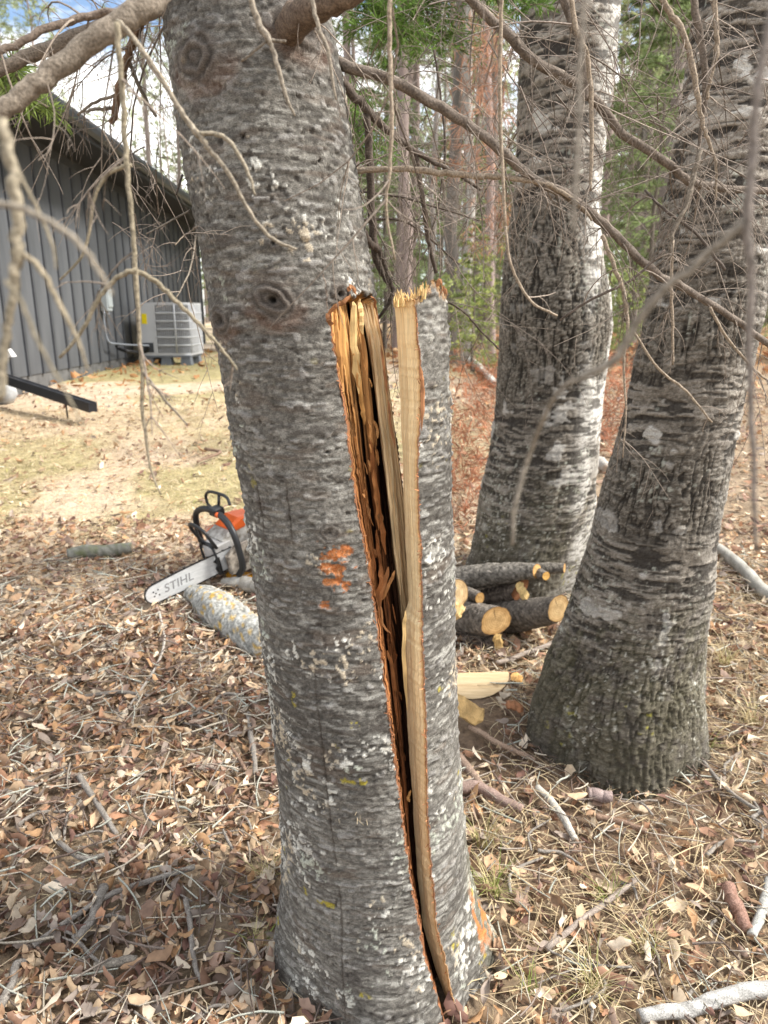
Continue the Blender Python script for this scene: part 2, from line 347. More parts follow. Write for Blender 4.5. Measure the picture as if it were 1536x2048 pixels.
def build_fir():
    Z = np.concatenate([np.arange(-.16, 1.97, .0027), np.arange(1.98, 7.0, .04)]); nr = len(Z)
    R = rr(Z)[:, None]; C = cx(Z)[:, None]; zc = Z[:, None]
    low = sstep(1.02, .80, Z)[:, None]
    # split edge on the bark, found on the front surface
    def on_front(px_of, off=0.0):
        Y = np.full((nr, 1), YC - .1)
        for _ in range(10):
            py = py_of(zc, Y); X = X_of(px_of(py), py, Y)
            d = np.clip((X - C) / R, -.97, .97); Y = YC - R * np.sqrt(1 - d * d)
        return np.arcsin(d), X, Y
    jag = (fbm(Z * 90, 3.3, 0, 3, 60, .7) - .5)[:, None] * 11
    ph0, X0, Y0 = on_front(lambda py: ctrl(0, py) + jag)
    ph7 = np.radians(96) * (1 - low) + np.radians(142) * low
    # outer bark: from the split's edge round the left and the back
    t1 = np.linspace(0, 1, 165)[None, :]; t2 = np.linspace(0, 1, 46)[None, 1:]
    pm = -1.75
    phi = np.concatenate([ph0 + (pm - ph0) * t1, pm + ((ph7 - 2 * np.pi) - pm) * t2], 1)
    h, c = fir_bark(phi, np.broadcast_to(zc, phi.shape), np.broadcast_to(R, phi.shape))
    flare = np.clip((.35 - zc) / .5, 0, 1) ** 2
    lob = flare * .035 * np.sin(phi * 4 + 1.1)
    edge = np.clip(1 - (ph0 - phi) * R / .012, 0, 1)
    rad = R + h * np.clip((7 - zc) / 5, 0, 1) + lob
    outer = np.stack([C + rad * np.sin(phi), YC - rad * np.cos(phi), np.broadcast_to(zc, phi.shape)], -1)
    c = lerp3(c, (.14, .075, .045), sstep(.75, 1.0, edge) * .5 * (zc < 1.36))
    no = phi.shape[1]
    # inside of the split
    S = np.array([0, .04, .26, .33, .40, .58, .66, .76, .97]); ni = 150; s = np.linspace(0, 1, ni)
    EX = [0, .004, .020, .080, .030, .036, .105, .030, .020]
    rows_px = [None] * 9; Yk = [None] * 9; Xk = [None] * 9
    Ye = YC - R * np.cos(ph7); Xe = C + R * np.sin(ph7)
    for k in range(9):
        kk = 0 if k <= 1 else k - 1
        ex = EX[k] * np.where(k in (3, 6), .75 + .25 * (1 - low), 1.0)
        f0 = (lambda py, kk=kk: ctrl(kk, py) + (4 if k == 1 else 0) + (jag if k <= 1 else 0))
        Y = Y0.copy()
        for _ in range(6):
            py = py_of(zc, Y); px = f0(py); fr = np.clip((px - ctrl(0, py)) / np.maximum(ctrl(7, py) - ctrl(0, py), 6), 0, 1)
            Y = Y0 + fr * (YC - Y0) * .92 + ex
        Yk[k] = Y; Xk[k] = X_of(px, py, Y)
    inX = np.zeros((nr, ni)); inY = np.zeros((nr, ni))
    for j, sj in enumerate(s):
        if sj >= S[-1]:
            f = (sj - S[-1]) / (1 - S[-1]); inX[:, j] = (Xk[8] * (1 - f) + Xe * f)[:, 0]; inY[:, j] = (Yk[8] * (1 - f) + Ye * f)[:, 0]
        else:
            k = np.searchsorted(S, sj, 'right') - 1; f = (sj - S[k]) / (S[k + 1] - S[k])
            inX[:, j] = (Xk[k] * (1 - f) + Xk[k + 1] * f)[:, 0]; inY[:, j] = (Yk[k] * (1 - f) + Yk[k + 1] * f)[:, 0]
    win = sstep(0, .07, s) * sstep(1, .95, s); ss = s[None, :] * np.ones((nr, 1)); zz = zc * np.ones((1, ni))
    wob = ss + .03 * (fbm(zz * 6, ss * 2, 0, 2, 70) - .5)
    fib = fbm(wob * 38, zz * 6, 0, 4, 71, .7) - .5; rdg = np.abs(fbm(wob * 30, zz * 4, 0, 3, 76, .6) - .5) * 2
    blk = np.floor(fbm(wob * 13, zz * 22, 0, 2, 72) * 6) / 6 - .5
    rot = np.clip(1 - np.abs(ss - .42) / .40, 0, 1) * sstep(1.34, 1.15, zz)
    smoothwood = sstep(.74, .78, ss)
    amp = win * (1 - .75 * smoothwood)
    inY = inY + amp * (fib * .026 + rot * blk * .024 - rdg * .010) + win * (fbm(wob * 110, zz * 14, 0, 2, 78) - .5) * .003
    inX = inX + amp * (fbm(wob * 20, zz * 9, 0, 3, 73) - .5) * .008
    # above the torn rim the stem is whole
    Ys = YC - R * np.sqrt(np.clip(1 - ((inX - C) / R) ** 2, 0, 1)); 
    phi_in = ph0 + (ph7 - ph0) * np.clip(s, 0, 1)[None, :]
    Xs = C + R * np.sin(phi_in); Ysf = YC - R * np.cos(phi_in)
    hi, ci = fir_bark(phi_in, zz, np.broadcast_to(R, zz.shape), .3)
    Xs = C + (R + hi) * np.sin(phi_in); Ysf = YC - (R + hi) * np.cos(phi_in)
    pyv = py_of(zz, Ysf); pxv = 768 + FPX * Xs / Ysf * dirY(pyv)
    rim = np.interp(pxv, RIMX, RIMY) + (fbm(pxv / 5, 7.0, 0, 3, 80) - .5) * 16
    k = sstep(-3, 9, pyv - rim)
    k = np.where(s[None, :] >= .999, 1, k)
    X = Xs * (1 - k) + inX * k; Y = Ysf * (1 - k) + inY * k
    inner = np.stack([X, Y, zz], -1)
    # wood colours, across the split and down it
    up = sstep(.98, 1.30, zz)
    lw = lerp3((.26, .105, .035), (.60, .33, .12), up); sv = lerp3((.22, .085, .03), (.52, .29, .11), up)
    lt = lerp3((.68, .49, .27), (.84, .63, .37), sstep(.7, 1.25, zz))
    gap = np.broadcast_to(np.array((.05, .02, .009)), lw.shape)
    w = lerp3(np.broadcast_to(np.array((.24, .105, .05)), lw.shape), lw, sstep(.03, .07, ss))
    w = lerp3(w, gap, sstep(.26, .31, ss)); w = lerp3(w, sv, sstep(.35, .40, ss)); w = lerp3(w, gap, sstep(.585, .64, ss))
    w = lerp3(w, lt, sstep(.73, .77, ss)); w = lerp3(w, (.24, .095, .04), sstep(.955, .975, ss))
    w = w * (.55 + .95 * fbm(wob * 75, zz * 8, 0, 3, 75, .7))[..., None]; w = lerp3(w, (.045, .018, .008), sstep(.13, .03, rdg) * (1 - smoothwood) * .8)
    torn = np.exp(-((pyv - rim - 8) / 16) ** 2); w = lerp3(w, (.55, .33, .13), torn * .7 * (ss > .1))
    iscav = (k > .25) & ((s[None, :] < .999) | (pyv > rim))
    # bark mesh (outer + the whole stem above the rim) and wood mesh
    V = np.concatenate([inner, outer[:, ::-1]], 1)               # one ring: inside from left to right edge, then back and left side
    V[:, ni:ni + 0] = 0
    CC = np.concatenate([np.where(iscav[..., None], w, ci), c[:, ::-1]], 1); nc = V.shape[1]
    V = V.copy()
    F = grid_faces(nr, nc, True)
    cav = np.zeros((nr, nc), bool); cav[:, :ni] = iscav
    cf = cav.reshape(-1)[F].sum(1) >= 3
    G = cf.reshape(nr - 1, nc); lab = np.zeros(G.shape, int); best, bn, nl = 0, 0, 0      # keep the one connected cavity
    for i0, j0 in np.argwhere(G):
        if lab[i0, j0]: continue
        nl += 1; st = [(i0, j0)]; lab[i0, j0] = nl; n_ = 0
        while st:
            i, j = st.pop(); n_ += 1
            for a, b in ((i + 1, j), (i - 1, j), (i, (j + 1) % nc), (i, (j - 1) % nc)):
                if 0 <= a < nr - 1 and G[a, b] and not lab[a, b]: lab[a, b] = nl; st.append((a, b))
        if n_ > bn: best, bn = nl, n_
    cf = (lab == best).ravel()
    Vf = V.reshape(-1, 3) - FIRLOC; Cf = CC.reshape(-1, 3)
    def sub(F):
        ids = np.unique(F); mp_ = np.full(len(Vf), -1); mp_[ids] = np.arange(len(ids)); return Vf[ids], mp_[F], Cf[ids]
    v, f, cc = sub(F[~cf]); obj('trunk', mesh('trunk', v, f, M_BARK, cc), FIR)
    v, f, cc = sub(F[cf]); o = obj('split_heartwood', mesh('split_heartwood', v, f, M_VWOOD, cc), FIR)
    tag(o, 'rotten brown and tan heartwood inside the split')
build_fir()

# ---- the slab that split away on the right
EPY = [560,600,700,800,900,1000,1100,1200,1235,1300,1450,1600,1750,1850,1930,2030,2100,2250]
E0 = [788,789,796,801,805,807,812,818,807,807,815,825,835,846,868,905,925,950]
E1 = [827,828,838,843,837,838,841,843,844,846,850,854,862,874,890,913,930,955]
ERP = [500,560,700,900,1100,1260,1450,1600,1750,1850,1910,1980,2060,2200,2400]; ER = [888,891,897,902,907,910,916,925,938,963,990,1002,985,1010,1060]
def build_slab():
    ztop = at(850, 545, YC - .1)[2]
    Z = np.arange(-.16, ztop + .01, .0027); nr = len(Z); zc = Z[:, None]
    R = np.maximum(np.where(zc < .8, rr(zc), .158), .15); R = np.where(zc < .8, rr(np.minimum(zc, .8)), rr(.8) * .95 + 0 * zc)
    pya = py_of(zc, YC); Xer = X_of(np.interp(pya, ERP, ER), pya, YC); C = Xer - R
    Y = np.full((nr, 1), YC - .1); jag = (fbm(Z * 140, 9.3, 0, 3, 90, .7) - .5)[:, None] * 7 + (fbm(Z * 14, 4.3, 0, 2, 89) - .5)[:, None] * 6
    for _ in range(10):
        py = py_of(zc, Y); X = X_of(np.interp(py, EPY, E1) + jag, py, Y); d = np.clip((X - C) / R, -.98, .98); Y = YC - R * np.sqrt(1 - d * d)
    ph1, X1, Y1 = np.arcsin(d), X, Y
    Y0 = Y1 + .055
    py = py_of(zc, Y0); X0 = X_of(np.interp(py, EPY, E0) + (fbm(Z * 25, 2.3, 0, 3, 91) - .5)[:, None] * 3, py, Y0)
    nf, nb, nk = 26, 92, 18
    tf = np.linspace(0, 1, nf)[None, :]; tb = np.linspace(0, 1, nb)[None, 1:]; tk = np.linspace(0, 1, nk)[None, 1:-1]
    zf = zc * np.ones((1, nf))
    gr = (fbm(tf * 16 + 0 * zc, zf * 3, 0, 3, 92, .6) - .5) * .004 * np.sin(tf * np.pi)
    FX = X0 + (X1 - X0) * tf - gr; FY = Y0 + (Y1 - Y0) * tf - gr
    fc = lerp3((.86, .68, .39), (.91, .76, .48), fbm(tf * 9 + 0 * zc, zf * 2, 0, 3, 93))
    fc = lerp3(fc, (.62, .36, .14), sstep(.78, .93, tf + 0 * zc) * .7); fc = lerp3(fc, (.20, .09, .045), sstep(.93, .99, tf + .05 * (fbm(zf * 30, 1.1, 0, 2, 94) - .5)))
    fc = lerp3(fc, (.50, .30, .13), sstep(.2, .05, zf)*.5)
    fc = lerp3(fc, (.50, .31, .13), sstep(.60, .70, fbm(tf * 30 + 0 * zc, zf * 3, 0, 3, 95)) * .3)
    ph2 = np.radians(128); phi = ph1 + (ph2 - ph1) * tb; zb = zc * np.ones_like(phi)
    h, bc = fir_bark(phi + .7, zb, np.broadcast_to(R, phi.shape), 1.0)  # slab bark painted lighter, sunlight put into its colour
    flare = np.clip((.35 - zc) / .5, 0, 1) ** 2; lob = flare * .035 * np.sin(phi * 4 + 1.1)
    h = h * np.clip((phi - ph1) / .06, .0, 1); rad = R + h * 1.15 + lob * np.clip((phi - ph1) / .3, 0, 1)
    BX = C + rad * np.sin(phi); BY = YC - rad * np.cos(phi)
    bc = lerp3(bc, (.13, .13, .075), sstep(.45, .1, zb) * sstep(1.1, 1.6, phi) * .45)
    wound = sstep(.62, .7, fbm(zb * 16, phi * 9, 0, 3, 97)) * np.exp(-((zb - .10) / .06) ** 2) * sstep(1.15, 1.4, phi) * 1.4
    bc = lerp3(bc, (.40, .15, .05), np.clip(wound, 0, 1)); 
    ex, ey = BX[:, -1:], BY[:, -1:]
    KX = ex + (X0 - ex) * tk; KY = ey + (Y0 - ey) * tk + .02 * np.sin(tk * np.pi)
    V = np.stack([np.concatenate([FX, BX, KX], 1), np.concatenate([FY, BY, KY], 1)], -1); nc = V.shape[1]
    kc = np.broadcast_to(np.array((.33, .2, .09)), (nr, nk - 2, 3)); CC = np.concatenate([fc, bc, kc], 1)
    # torn top: every column ends at its own height
    pyl = py_of(Z[-20], V[-20, :, 1]); pxl = 768 + FPX * V[-20, :, 0] / V[-20, :, 1] * dirY(pyl)
    pt = np.interp(pxl, [786,800,826,834,846,856,864,872,880,888,896], [603,599,600,598,586,578,560,562,580,584,594])
    pt = pt + (fbm(pxl * .5, 3.1, 0, 3, 98) - .5) * 16
    jb = np.arange(nc); back = sstep(nf + nb * .62, nf + nb * .8, jb); pt = pt * (1 - back) + (596 + 20 * (vn(jb * .5, 0.5, 0, 99) - .5)) * back
    zt = np.array([at(768, p, y)[2] for p, y in zip(pt, V[-20, :, 1])])
    ZZ = np.minimum(zc, zt[None, :])
    nearcut = sstep(.014, .003, zt[None, :] - zc); CC = lerp3(CC, (.46, .25, .09), nearcut * .55 * (vn(jb * .7, 0.2, 0, 100) > .35)[None, :])
    P = np.concatenate([V, ZZ[..., None]], -1).reshape(-1, 3) - FIRLOC
    F = grid_faces(nr, nc, True); keep = np.zeros(len(F), bool)
    zq = P[:, 2][F]; keep = (zq.max(1) - zq.min(1)) > 1e-5
    F = F[keep]; ci = (F % nc); face = (ci.max(1) < nf)
    Cf = CC.reshape(-1, 3)
    def sub(F, extraV=None, extraF=None):
        ids = np.unique(F); m_ = np.full(len(P), -1); m_[ids] = np.arange(len(ids)); return P[ids], m_[F], Cf[ids]
    sl = obj('split_slab', None, FIR); tag(sl, 'upright slab of the trunk split away on the right')
    v, f, c = sub(F[~face]); obj('slab_bark', mesh('slab_bark', v, f, M_BARK, c), sl)
    v, f, c = sub(F[face]); obj('split_face', mesh('split_face', v, f, M_VWOOD, c), sl)
    top = P.reshape(nr, nc, 3)[-1]; ctr = top.mean(0); ctr[2] = np.percentile(top[:, 2], 25) - .01
    rim2 = ctr + (top - ctr) * .55; rim2[:, 2] += .012 * (vn(jb * 1.3, .7, 0, 101) - .6)
    Vt = np.concatenate([top, rim2, ctr[None]]); Ft = [(j, (j + 1) % nc, nc + (j + 1) % nc, nc + j) for j in range(nc)] + [(nc + j, nc + (j + 1) % nc, 2 * nc) for j in range(nc)]
    ct = np.tile(np.array((.60, .36, .14)), (len(Vt), 1)) * (.7 + .6 * RNG.random((len(Vt), 1)))
    obj('torn_top', mesh('torn_top', Vt, Ft, M_VWOOD, ct, False), sl)
    # fibre splinters standing on the torn top
    mb = MB()
    for q in range(46):
        px = RNG.uniform(790, 858); bp = at(px, np.interp(px, [788, 828, 846, 858], [602, 600, 588, 580]) + 4, float(Y1[-1, 0]) + RNG.uniform(.0, .05))
        L = RNG.uniform(.006, .024); dr = np.array([RNG.normal(0, .3), RNG.normal(0, .3), 1.0]); e = bp + dr / np.linalg.norm(dr) * L
        mb.tube([bp - FIRLOC - (0, 0, .006), (bp + e) / 2 - FIRLOC + RNG.normal(0, .0015, 3), e - FIRLOC], [.0022, .0014, .0004], 4, np.array((.68, .48, .22)) * RNG.uniform(.75, 1.1))
    tag(mb.build('splinter_fringe', M_VWOOD, sl, False, True), kind='stuff')
    return float(Y1[nr // 2, 0])
build_slab()

# ---- loose strips of rotten wood and torn bark inside the split
def strip(name, pts, w, th, colr, mat=None, parent=FIR, n=14, twist=0.4, seed=0):
    """a flat splinter of wood: pts = (px, py, Y)"""
    P = smooth_line([at(*p) for p in pts], n); P = P + (np.stack([fbm(np.arange(n) * .7, k + seed, 0, 2, 110) for k in range(3)], 1) - .5) * w * .5 - FIRLOC
    tt = np.linspace(0, 1, n); prof = w * np.clip(np.minimum(tt * 5 + .25, (1 - tt) * 4 + .15), 0, 1) * (.75 + .5 * vn(tt * 6, seed + .5, 0, 111))
    V, F = tube(P, prof / 2, 5, True, .7 * th / w, (1, .2 + twist * math.sin(seed), 0))
    c = np.asarray(colr) * (.65 + .7 * np.repeat(vn(tt * 9, seed + .2, 0, 112), 5))[:, None]
    o = obj(name, mesh(name, V, F, mat or M_VWOOD, c, False), parent); return o
TAN, ROTC, DRK, CRM = (.46, .25, .085), (.22, .085, .028), (.11, .042, .016), (.60, .42, .19)
ST = [
 ([(706,602,1.13),(705,650,1.13),(712,720,1.135),(716,790,1.14)], .013, .006, CRM), ([(718,598,1.135),(721,630,1.137),(726,668,1.142)], .009, .004, (.62,.43,.2)),
 ([(680,612,1.115),(686,700,1.115),(694,800,1.125),(700,880,1.13)], .012, .006, TAN), ([(672,640,1.10),(678,720,1.105),(686,800,1.115)], .009, .005, (.42,.21,.07)),
 ([(724,660,1.15),(730,760,1.155),(738,860,1.16),(744,930,1.165)], .010, .006, (.40,.20,.07)), ([(714,720,1.135),(722,800,1.145),(730,850,1.15)], .008, .005, TAN),
 ([(702,880,1.12),(712,960,1.125),(722,1040,1.13),(730,1090,1.13)], .008, .005, ROTC), ([(740,880,1.15),(748,960,1.155),(760,1040,1.16),(772,1110,1.16)], .012, .006, ROTC),
 ([(746,940,1.145),(752,1000,1.15),(757,1060,1.155)], .008, .005, (.30,.13,.045)), ([(758,1130,1.13),(764,1160,1.12),(752,1200,1.12),(756,1250,1.13)], .010, .005, ROTC),
 ([(776,1134,1.12),(768,1170,1.12),(757,1210,1.125),(760,1260,1.13)], .009, .005, (.28,.12,.045)), ([(790,1140,1.12),(779,1168,1.118),(766,1200,1.12)], .006, .004, (.30,.14,.05)),
 ([(746,1176,1.11),(754,1216,1.112),(762,1256,1.118)], .005, .003, (.32,.14,.05)), ([(762,1210,1.125),(766,1250,1.122),(782,1268,1.12)], .004, .003, (.42,.2,.08)),
 ([(766,1280,1.12),(772,1340,1.125),(780,1390,1.13),(784,1440,1.135)], .008, .005, ROTC), ([(774,1300,1.125),(786,1350,1.13),(792,1420,1.135)], .007, .004, (.26,.11,.04)),
 ([(782,1400,1.125),(790,1470,1.13),(800,1540,1.14)], .009, .005, ROTC), ([(790,1440,1.12),(792,1500,1.122),(797,1570,1.13)], .006, .004, (.24,.1,.035)),
 ([(800,1500,1.13),(806,1550,1.135),(812,1580,1.14)], .006, .004, DRK), ([(822,1580,1.115),(816,1595,1.115),(820,1604,1.115)], .006, .004, (.5,.28,.1)),
 ([(735,1080,1.12),(742,1130,1.115),(748,1170,1.112)], .005, .003, (.30,.12,.045)), ([(752,1060,1.15),(758,1110,1.15),(766,1150,1.145)], .007, .004, ROTC),
 ([(812,1222,1.105),(808,1260,1.105),(808,1330,1.105),(814,1420,1.108)], .007, .004, CRM)]
for k, (pts, w, th, c_) in enumerate(ST): strip('splinter', pts, w, th, c_, seed=k)
# pale wooden skin of the right wall of the split, in long boards of fibre
for k, (dx, c_) in enumerate([(6, (.84,.64,.38)), (12, (.76,.55,.30)), (18, (.86,.67,.40)), (23, (.66,.44,.22))]):
    strip('fibre_board', [(np.interp(p, PYS, CT[6]) + dx * (1 - max(0, p - 640) / 900), p, 1.195 + .0012 * dx - .00003 * (p - 640)) for p in (608, 700, 800, 900, 1000, 1100, 1190)], 0.0065, .0035, c_, n=40, seed=40 + k)
rq = np.random.default_rng(808)
for k in range(64):                                   # short broken shreds of rotten wood
    py = rq.uniform(640, 1560); f = rq.uniform(.05, .95); a_, b_ = np.interp(py, PYS, CT[1]) - 12 * (py < 1300), np.interp(py, PYS, CT[5]); px = a_ + (b_ - a_) * f; L = rq.uniform(14, 46); Y = 1.10 + .055 * f + .02 * rq.random() + .00001 * (1000 - py)
    dx = L * .17 + rq.normal(0, 2.5); up_ = np.clip((1150 - py) / 400, 0, 1); cc = np.array((.20, .075, .026)) * (1 - up_) + np.array((.46, .24, .085)) * up_
    strip('splinter', [(px - dx / 2, py - L / 2, Y + rq.normal(0, .004)), (px + rq.normal(0, 1.5), py, Y), (px + dx / 2, py + L / 2, Y + rq.normal(0, .006))], rq.uniform(.002, .006), .0018, cc * rq.uniform(.5, 1.3), n=7, seed=200 + k, twist=1.2)
for edge, n_, yoff, lo_, hi_ in ((CT[0], 130, 0, 630, 1980), (E1, 130, 1, 620, 1980)):     # torn bast fibres along the bark edges
    mb = MB(); xs_ = PYS if yoff == 0 else EPY
    for q in range(n_):
        py = rq.uniform(lo_, hi_); px = np.interp(py, xs_, edge) + rq.normal(0, 1.5); ph_, z_q, R_q = surf_uv(px, py) if yoff == 0 else (0, 0, 0)
        Y = YC - R_q * math.cos(ph_) - .001 if yoff == 0 else 1.098 - .00003 * (py - 900)
        p = at(px, py, Y) - FIRLOC; d = np.array([rq.normal(.3 if yoff == 0 else -.3, .5), -.25 + rq.normal(0, .3), rq.normal(0, 1)]); d /= np.linalg.norm(d); L = rq.uniform(.003, .010); mb.tube([p, p + d * L * .6 + rq.normal(0, .0008, 3), p + d * L], [.0010, .0007, .0002], 3, np.array((.30, .13, .06)) * rq.uniform(.5, 1.6), cap=False)
    tag(mb.build('bast_fibres', M_VWOOD, FIR, False, True), kind='stuff')
# curled flaps of torn bark round the rim
for k, (pts, w) in enumerate([([(655,628,1.085),(672,612,1.082),(690,604,1.085),(702,588,1.09)], .010), ([(742,594,1.15),(750,600,1.16),(752,630,1.165)], .010),
        ([(762,690,1.165),(768,740,1.17),(774,790,1.172)], .006), ([(776,800,1.172),(782,850,1.175),(790,900,1.178)], .006), ([(664,650,1.07),(656,640,1.066),(654,626,1.07)], .012),
        ([(838,730,1.095),(846,780,1.095),(843,860,1.095)], .008),([(874,574,1.1),(880,560,1.1),(886,582,1.11)], .008),([(893,590,1.13),(886,574,1.125),(882,590,1.12)], .008),
        ([(696,584,1.09),(702,572,1.092),(712,588,1.1)], .009)]):
    strip('torn_bark', pts, w * .75, .003, (.30, .14, .065), seed=70 + k)
# ================================================================== ground
def ground_cover(x, y):
    """colour of the ground itself: dry straw and sand by the house track, moss and grass patches, brown needle duff under the trees"""
    n1 = fbm(x * 1.1, y * 1.1, 0, 4, 200); n2 = fbm(x * 9, y * 9, 0, 4, 201); n3 = fbm(x * .5 + 3, y * .5, 0, 3, 202)
    c = lerp3((.19, .145, .10), (.33, .26, .185), n2)                                   # brown litter
    left = sstep(.9, -.6, x - .08 * y) * sstep(2.3, 3.3, y + (n1 - .5) * 1.6)
    c = lerp3(c, lerp3((.44, .355, .26), (.58, .48, .375), n2), left)                        # bleached straw lawn
    grn = sstep(.47, .60, n1 * .6 + n3 * .4 + .12 * np.exp(-((y - 4.9) / .8) ** 2) + .12 * np.exp(-((y - 9.3) / 1.2) ** 2) * sstep(1, -2, x)) * left
    c = lerp3(c, lerp3((.16, .165, .04), (.29, .27, .085), n2), grn * .62)
    trk = np.exp(-((y - 6.7 - .12 * x + .5 * (n3 - .5)) / .85) ** 2) * sstep(.8, -.3, x)
    c = lerp3(c, lerp3((.43, .34, .23), (.55, .46, .34), n2), np.clip(trk * 1.2, 0, 1) * (.45 + .55 * sstep(.35, .6, n2)))
    duff = np.exp(-(((x - .62) / .5) ** 2 + ((y - 1.75) / .55) ** 2)); c = lerp3(c, (.165, .115, .08), np.clip(duff * 1.3, 0, .9))
    wood = sstep(8, 14, y) * sstep(-2, 1, x); c = lerp3(c, lerp3((.22, .12, .06), (.36, .24, .13), n1), wood * .8)
    return c
def axis(*seg):
    return np.unique(np.concatenate([np.arange(a, b, d) for a, b, d in seg]))
gx = axis((-160, -20, 10), (-20, -6, 1.0), (-6, -2.2, .12), (-2.2, 2.6, .025), (2.6, 7, .12), (7, 24, 1.0), (24, 170, 10))
gy = axis((-40, -2, 4), (-2, .4, .2), (.4, 5, .025), (5, 12, .08), (12, 30, .5), (30, 260, 10))
GX, GY = np.meshgrid(gx, gy); near = sstep(9, 3, GY)
GZ = g(GX, GY) + near * ((fbm(GX * 14, GY * 14, 0, 3, 210) - .5) * .022) + .05 * sstep(8, 20, GY) * (fbm(GX * .8, GY * .8, 0, 2, 211) - .5) - .006
m_g, t_, b_ = newmat('forest_floor', .95, .15)
n_a = noise(t_, (1, 1, 1), 55, 6, .7); n_b = noise(t_, (1, 1, 1), 9, 5, .65)
f_ = ramp(t_, n_a.outputs[0], [(.28, (.45, .42, .40)), (.5, (.95, .95, .95)), (.72, (1.45, 1.4, 1.3))])
f2_ = ramp(t_, n_b.outputs[0], [(.3, (.75, .72, .7)), (.7, (1.2, 1.2, 1.2))])
t_.links.new(mixc(t_, 1.0, mixc(t_, 1.0, colattr(t_), f_, 'MULTIPLY'), f2_, 'MULTIPLY'), b_.inputs['Base Color']); bump(t_, b_, n_a.outputs[0], .012)
gv = np.stack([GX, GY, GZ], -1).reshape(-1, 3)
go = obj('ground', mesh('ground', gv, grid_faces(len(gy), len(gx)), m_g, ground_cover(gv[:, 0], gv[:, 1]))); tag(go, kind='structure')

# ---- leaf litter
def leaf_template(kind, nl=6, seed=0):
    r = np.random.default_rng(seed); t = np.linspace(0, 1, nl)
    w = {0: .24 * np.sin(np.pi * t ** .85) ** .8, 1: .20 * np.sin(np.pi * t) ** .6 * (1 + .35 * np.cos(t * 22)), 2: .30 * np.sin(np.pi * t ** .7), 3: .13 * np.sin(np.pi * t) ** .7}[kind] + .008
    k1, k2, tw = r.uniform(-1.4, 1.4), r.uniform(.5, 2.6) * r.choice([-1, 1]), r.uniform(-.8, .8)
    V = []
    for i, ti in enumerate(t):
        ang = k1 * (ti - .5)
        for s in (-1, 0, 1):
            x = (ti - .5) if abs(k1) < .05 else math.sin(ang) / k1; z = 0 if abs(k1) < .05 else (1 - math.cos(ang)) / k1
            b = s * w[i]; cb = k2 * b * 1.6; yy = b * math.cos(cb * .8); zz = abs(b) * math.sin(abs(cb)) * np.sign(k2) * .9
            a = tw * (ti - .5); V.append([x, yy * math.cos(a) - zz * math.sin(a), z + yy * math.sin(a) + zz * math.cos(a)])
    V = np.array(V); V = V + r.normal(0, .028, V.shape); V[:, 1] *= r.uniform(.65, 1.25); V[:, 2] *= r.uniform(.6, 1.5); V[:, 2] -= V[:, 2].min() * .8; F = grid_faces(nl, 3); return V, F
TPL = [leaf_template(k % 4, 6, k * 3 + 1) for k in range(26)]
LEAFC = (lambda a: a * .80 + .20 * a.mean(1, keepdims=True) * (1.04, 1, .94) * 1.0)(np.array((1.16, 1.22, 1.27)) * np.array([(.38,.215,.11),(.32,.18,.095),(.44,.28,.155),(.56,.41,.26),(.25,.125,.07),(.18,.085,.06),(.62,.49,.35),(.42,.22,.09),(.34,.205,.14),(.48,.32,.18),(.28,.21,.165),(.36,.17,.085),(.22,.14,.10)]))
def rots(n, tilt, r):
    a = r.uniform(0, 2 * np.pi, n); b = r.normal(0, tilt, n); c = r.normal(0, tilt, n)
    ca, sa, cb, sb, cc, sc = np.cos(a), np.sin(a), np.cos(b), np.sin(b), np.cos(c), np.sin(c)
    Rz = np.zeros((n, 3, 3)); Rz[:, 0, 0] = ca; Rz[:, 0, 1] = -sa; Rz[:, 1, 0] = sa; Rz[:, 1, 1] = ca; Rz[:, 2, 2] = 1
    Rx = np.zeros((n, 3, 3)); Rx[:, 0, 0] = 1; Rx[:, 1, 1] = cb; Rx[:, 1, 2] = -sb; Rx[:, 2, 1] = sb; Rx[:, 2, 2] = cb
    Ry = np.zeros((n, 3, 3)); Ry[:, 1, 1] = 1; Ry[:, 0, 0] = cc; Ry[:, 0, 2] = sc; Ry[:, 2, 0] = -sc; Ry[:, 2, 2] = cc
    return Rz @ Rx @ Ry
def tree_free(x, y):
    d1 = np.hypot(x - .06, (y - YC)); d2 = np.hypot(x - .74, y - 1.97); slice_ = (x > .1) & (x < .37) & (y > 1.86) & (y < 2.2); saw_ = (x > -1.05) & (x < -.55) & (np.abs(y - 2.93 - .75 * (x + .78)) < .035)
    return (d1 > .17) & (d2 > .205) & ~slice_ & ~saw_
def spots(n, x0, x1, y0, y1, dens, r):
    x = r.uniform(x0, x1, n); y = r.uniform(y0, y1, n); k = (r.random(n) < dens(x, y)) & tree_free(x, y) & (x > -.62 * y - .5) & (x < .62 * y + 1.3); return x[k], y[k]
LV, LF, LC, ln = [], [], [], 0
def scatter_leaves(n, x0, x1, y0, y1, dens, size, seed, tilt=.45, zup=.02, pal=None):
    global ln
    r = np.random.default_rng(seed); x, y = spots(n, x0, x1, y0, y1, dens, r); n = len(x); ti = r.integers(0, len(TPL), n); R = rots(n, tilt, r)
    s = size * np.clip(r.lognormal(0, .48, n), .35, 1.9); z = g(x, y) + r.random(n) ** 2 * zup; pal = LEAFC if pal is None else np.array(pal)
    col = pal[r.integers(0, len(pal), n)] * r.uniform(.7, 1.25, (n, 1))
    for k, (V, F) in enumerate(TPL):
        m = ti == k; q = m.sum()
        if not q: continue
        P = np.einsum('nij,vj->nvi', R[m], V) * s[m][:, None, None] + np.stack([x[m], y[m], z[m]], 1)[:, None]
        LV.append(P.reshape(-1, 3)); LF.append((F[None] + (ln + np.arange(q) * len(V))[:, None, None]).reshape(-1, 4))
        LC.append(np.repeat(col[m], len(V), 0)); ln += q * len(V)
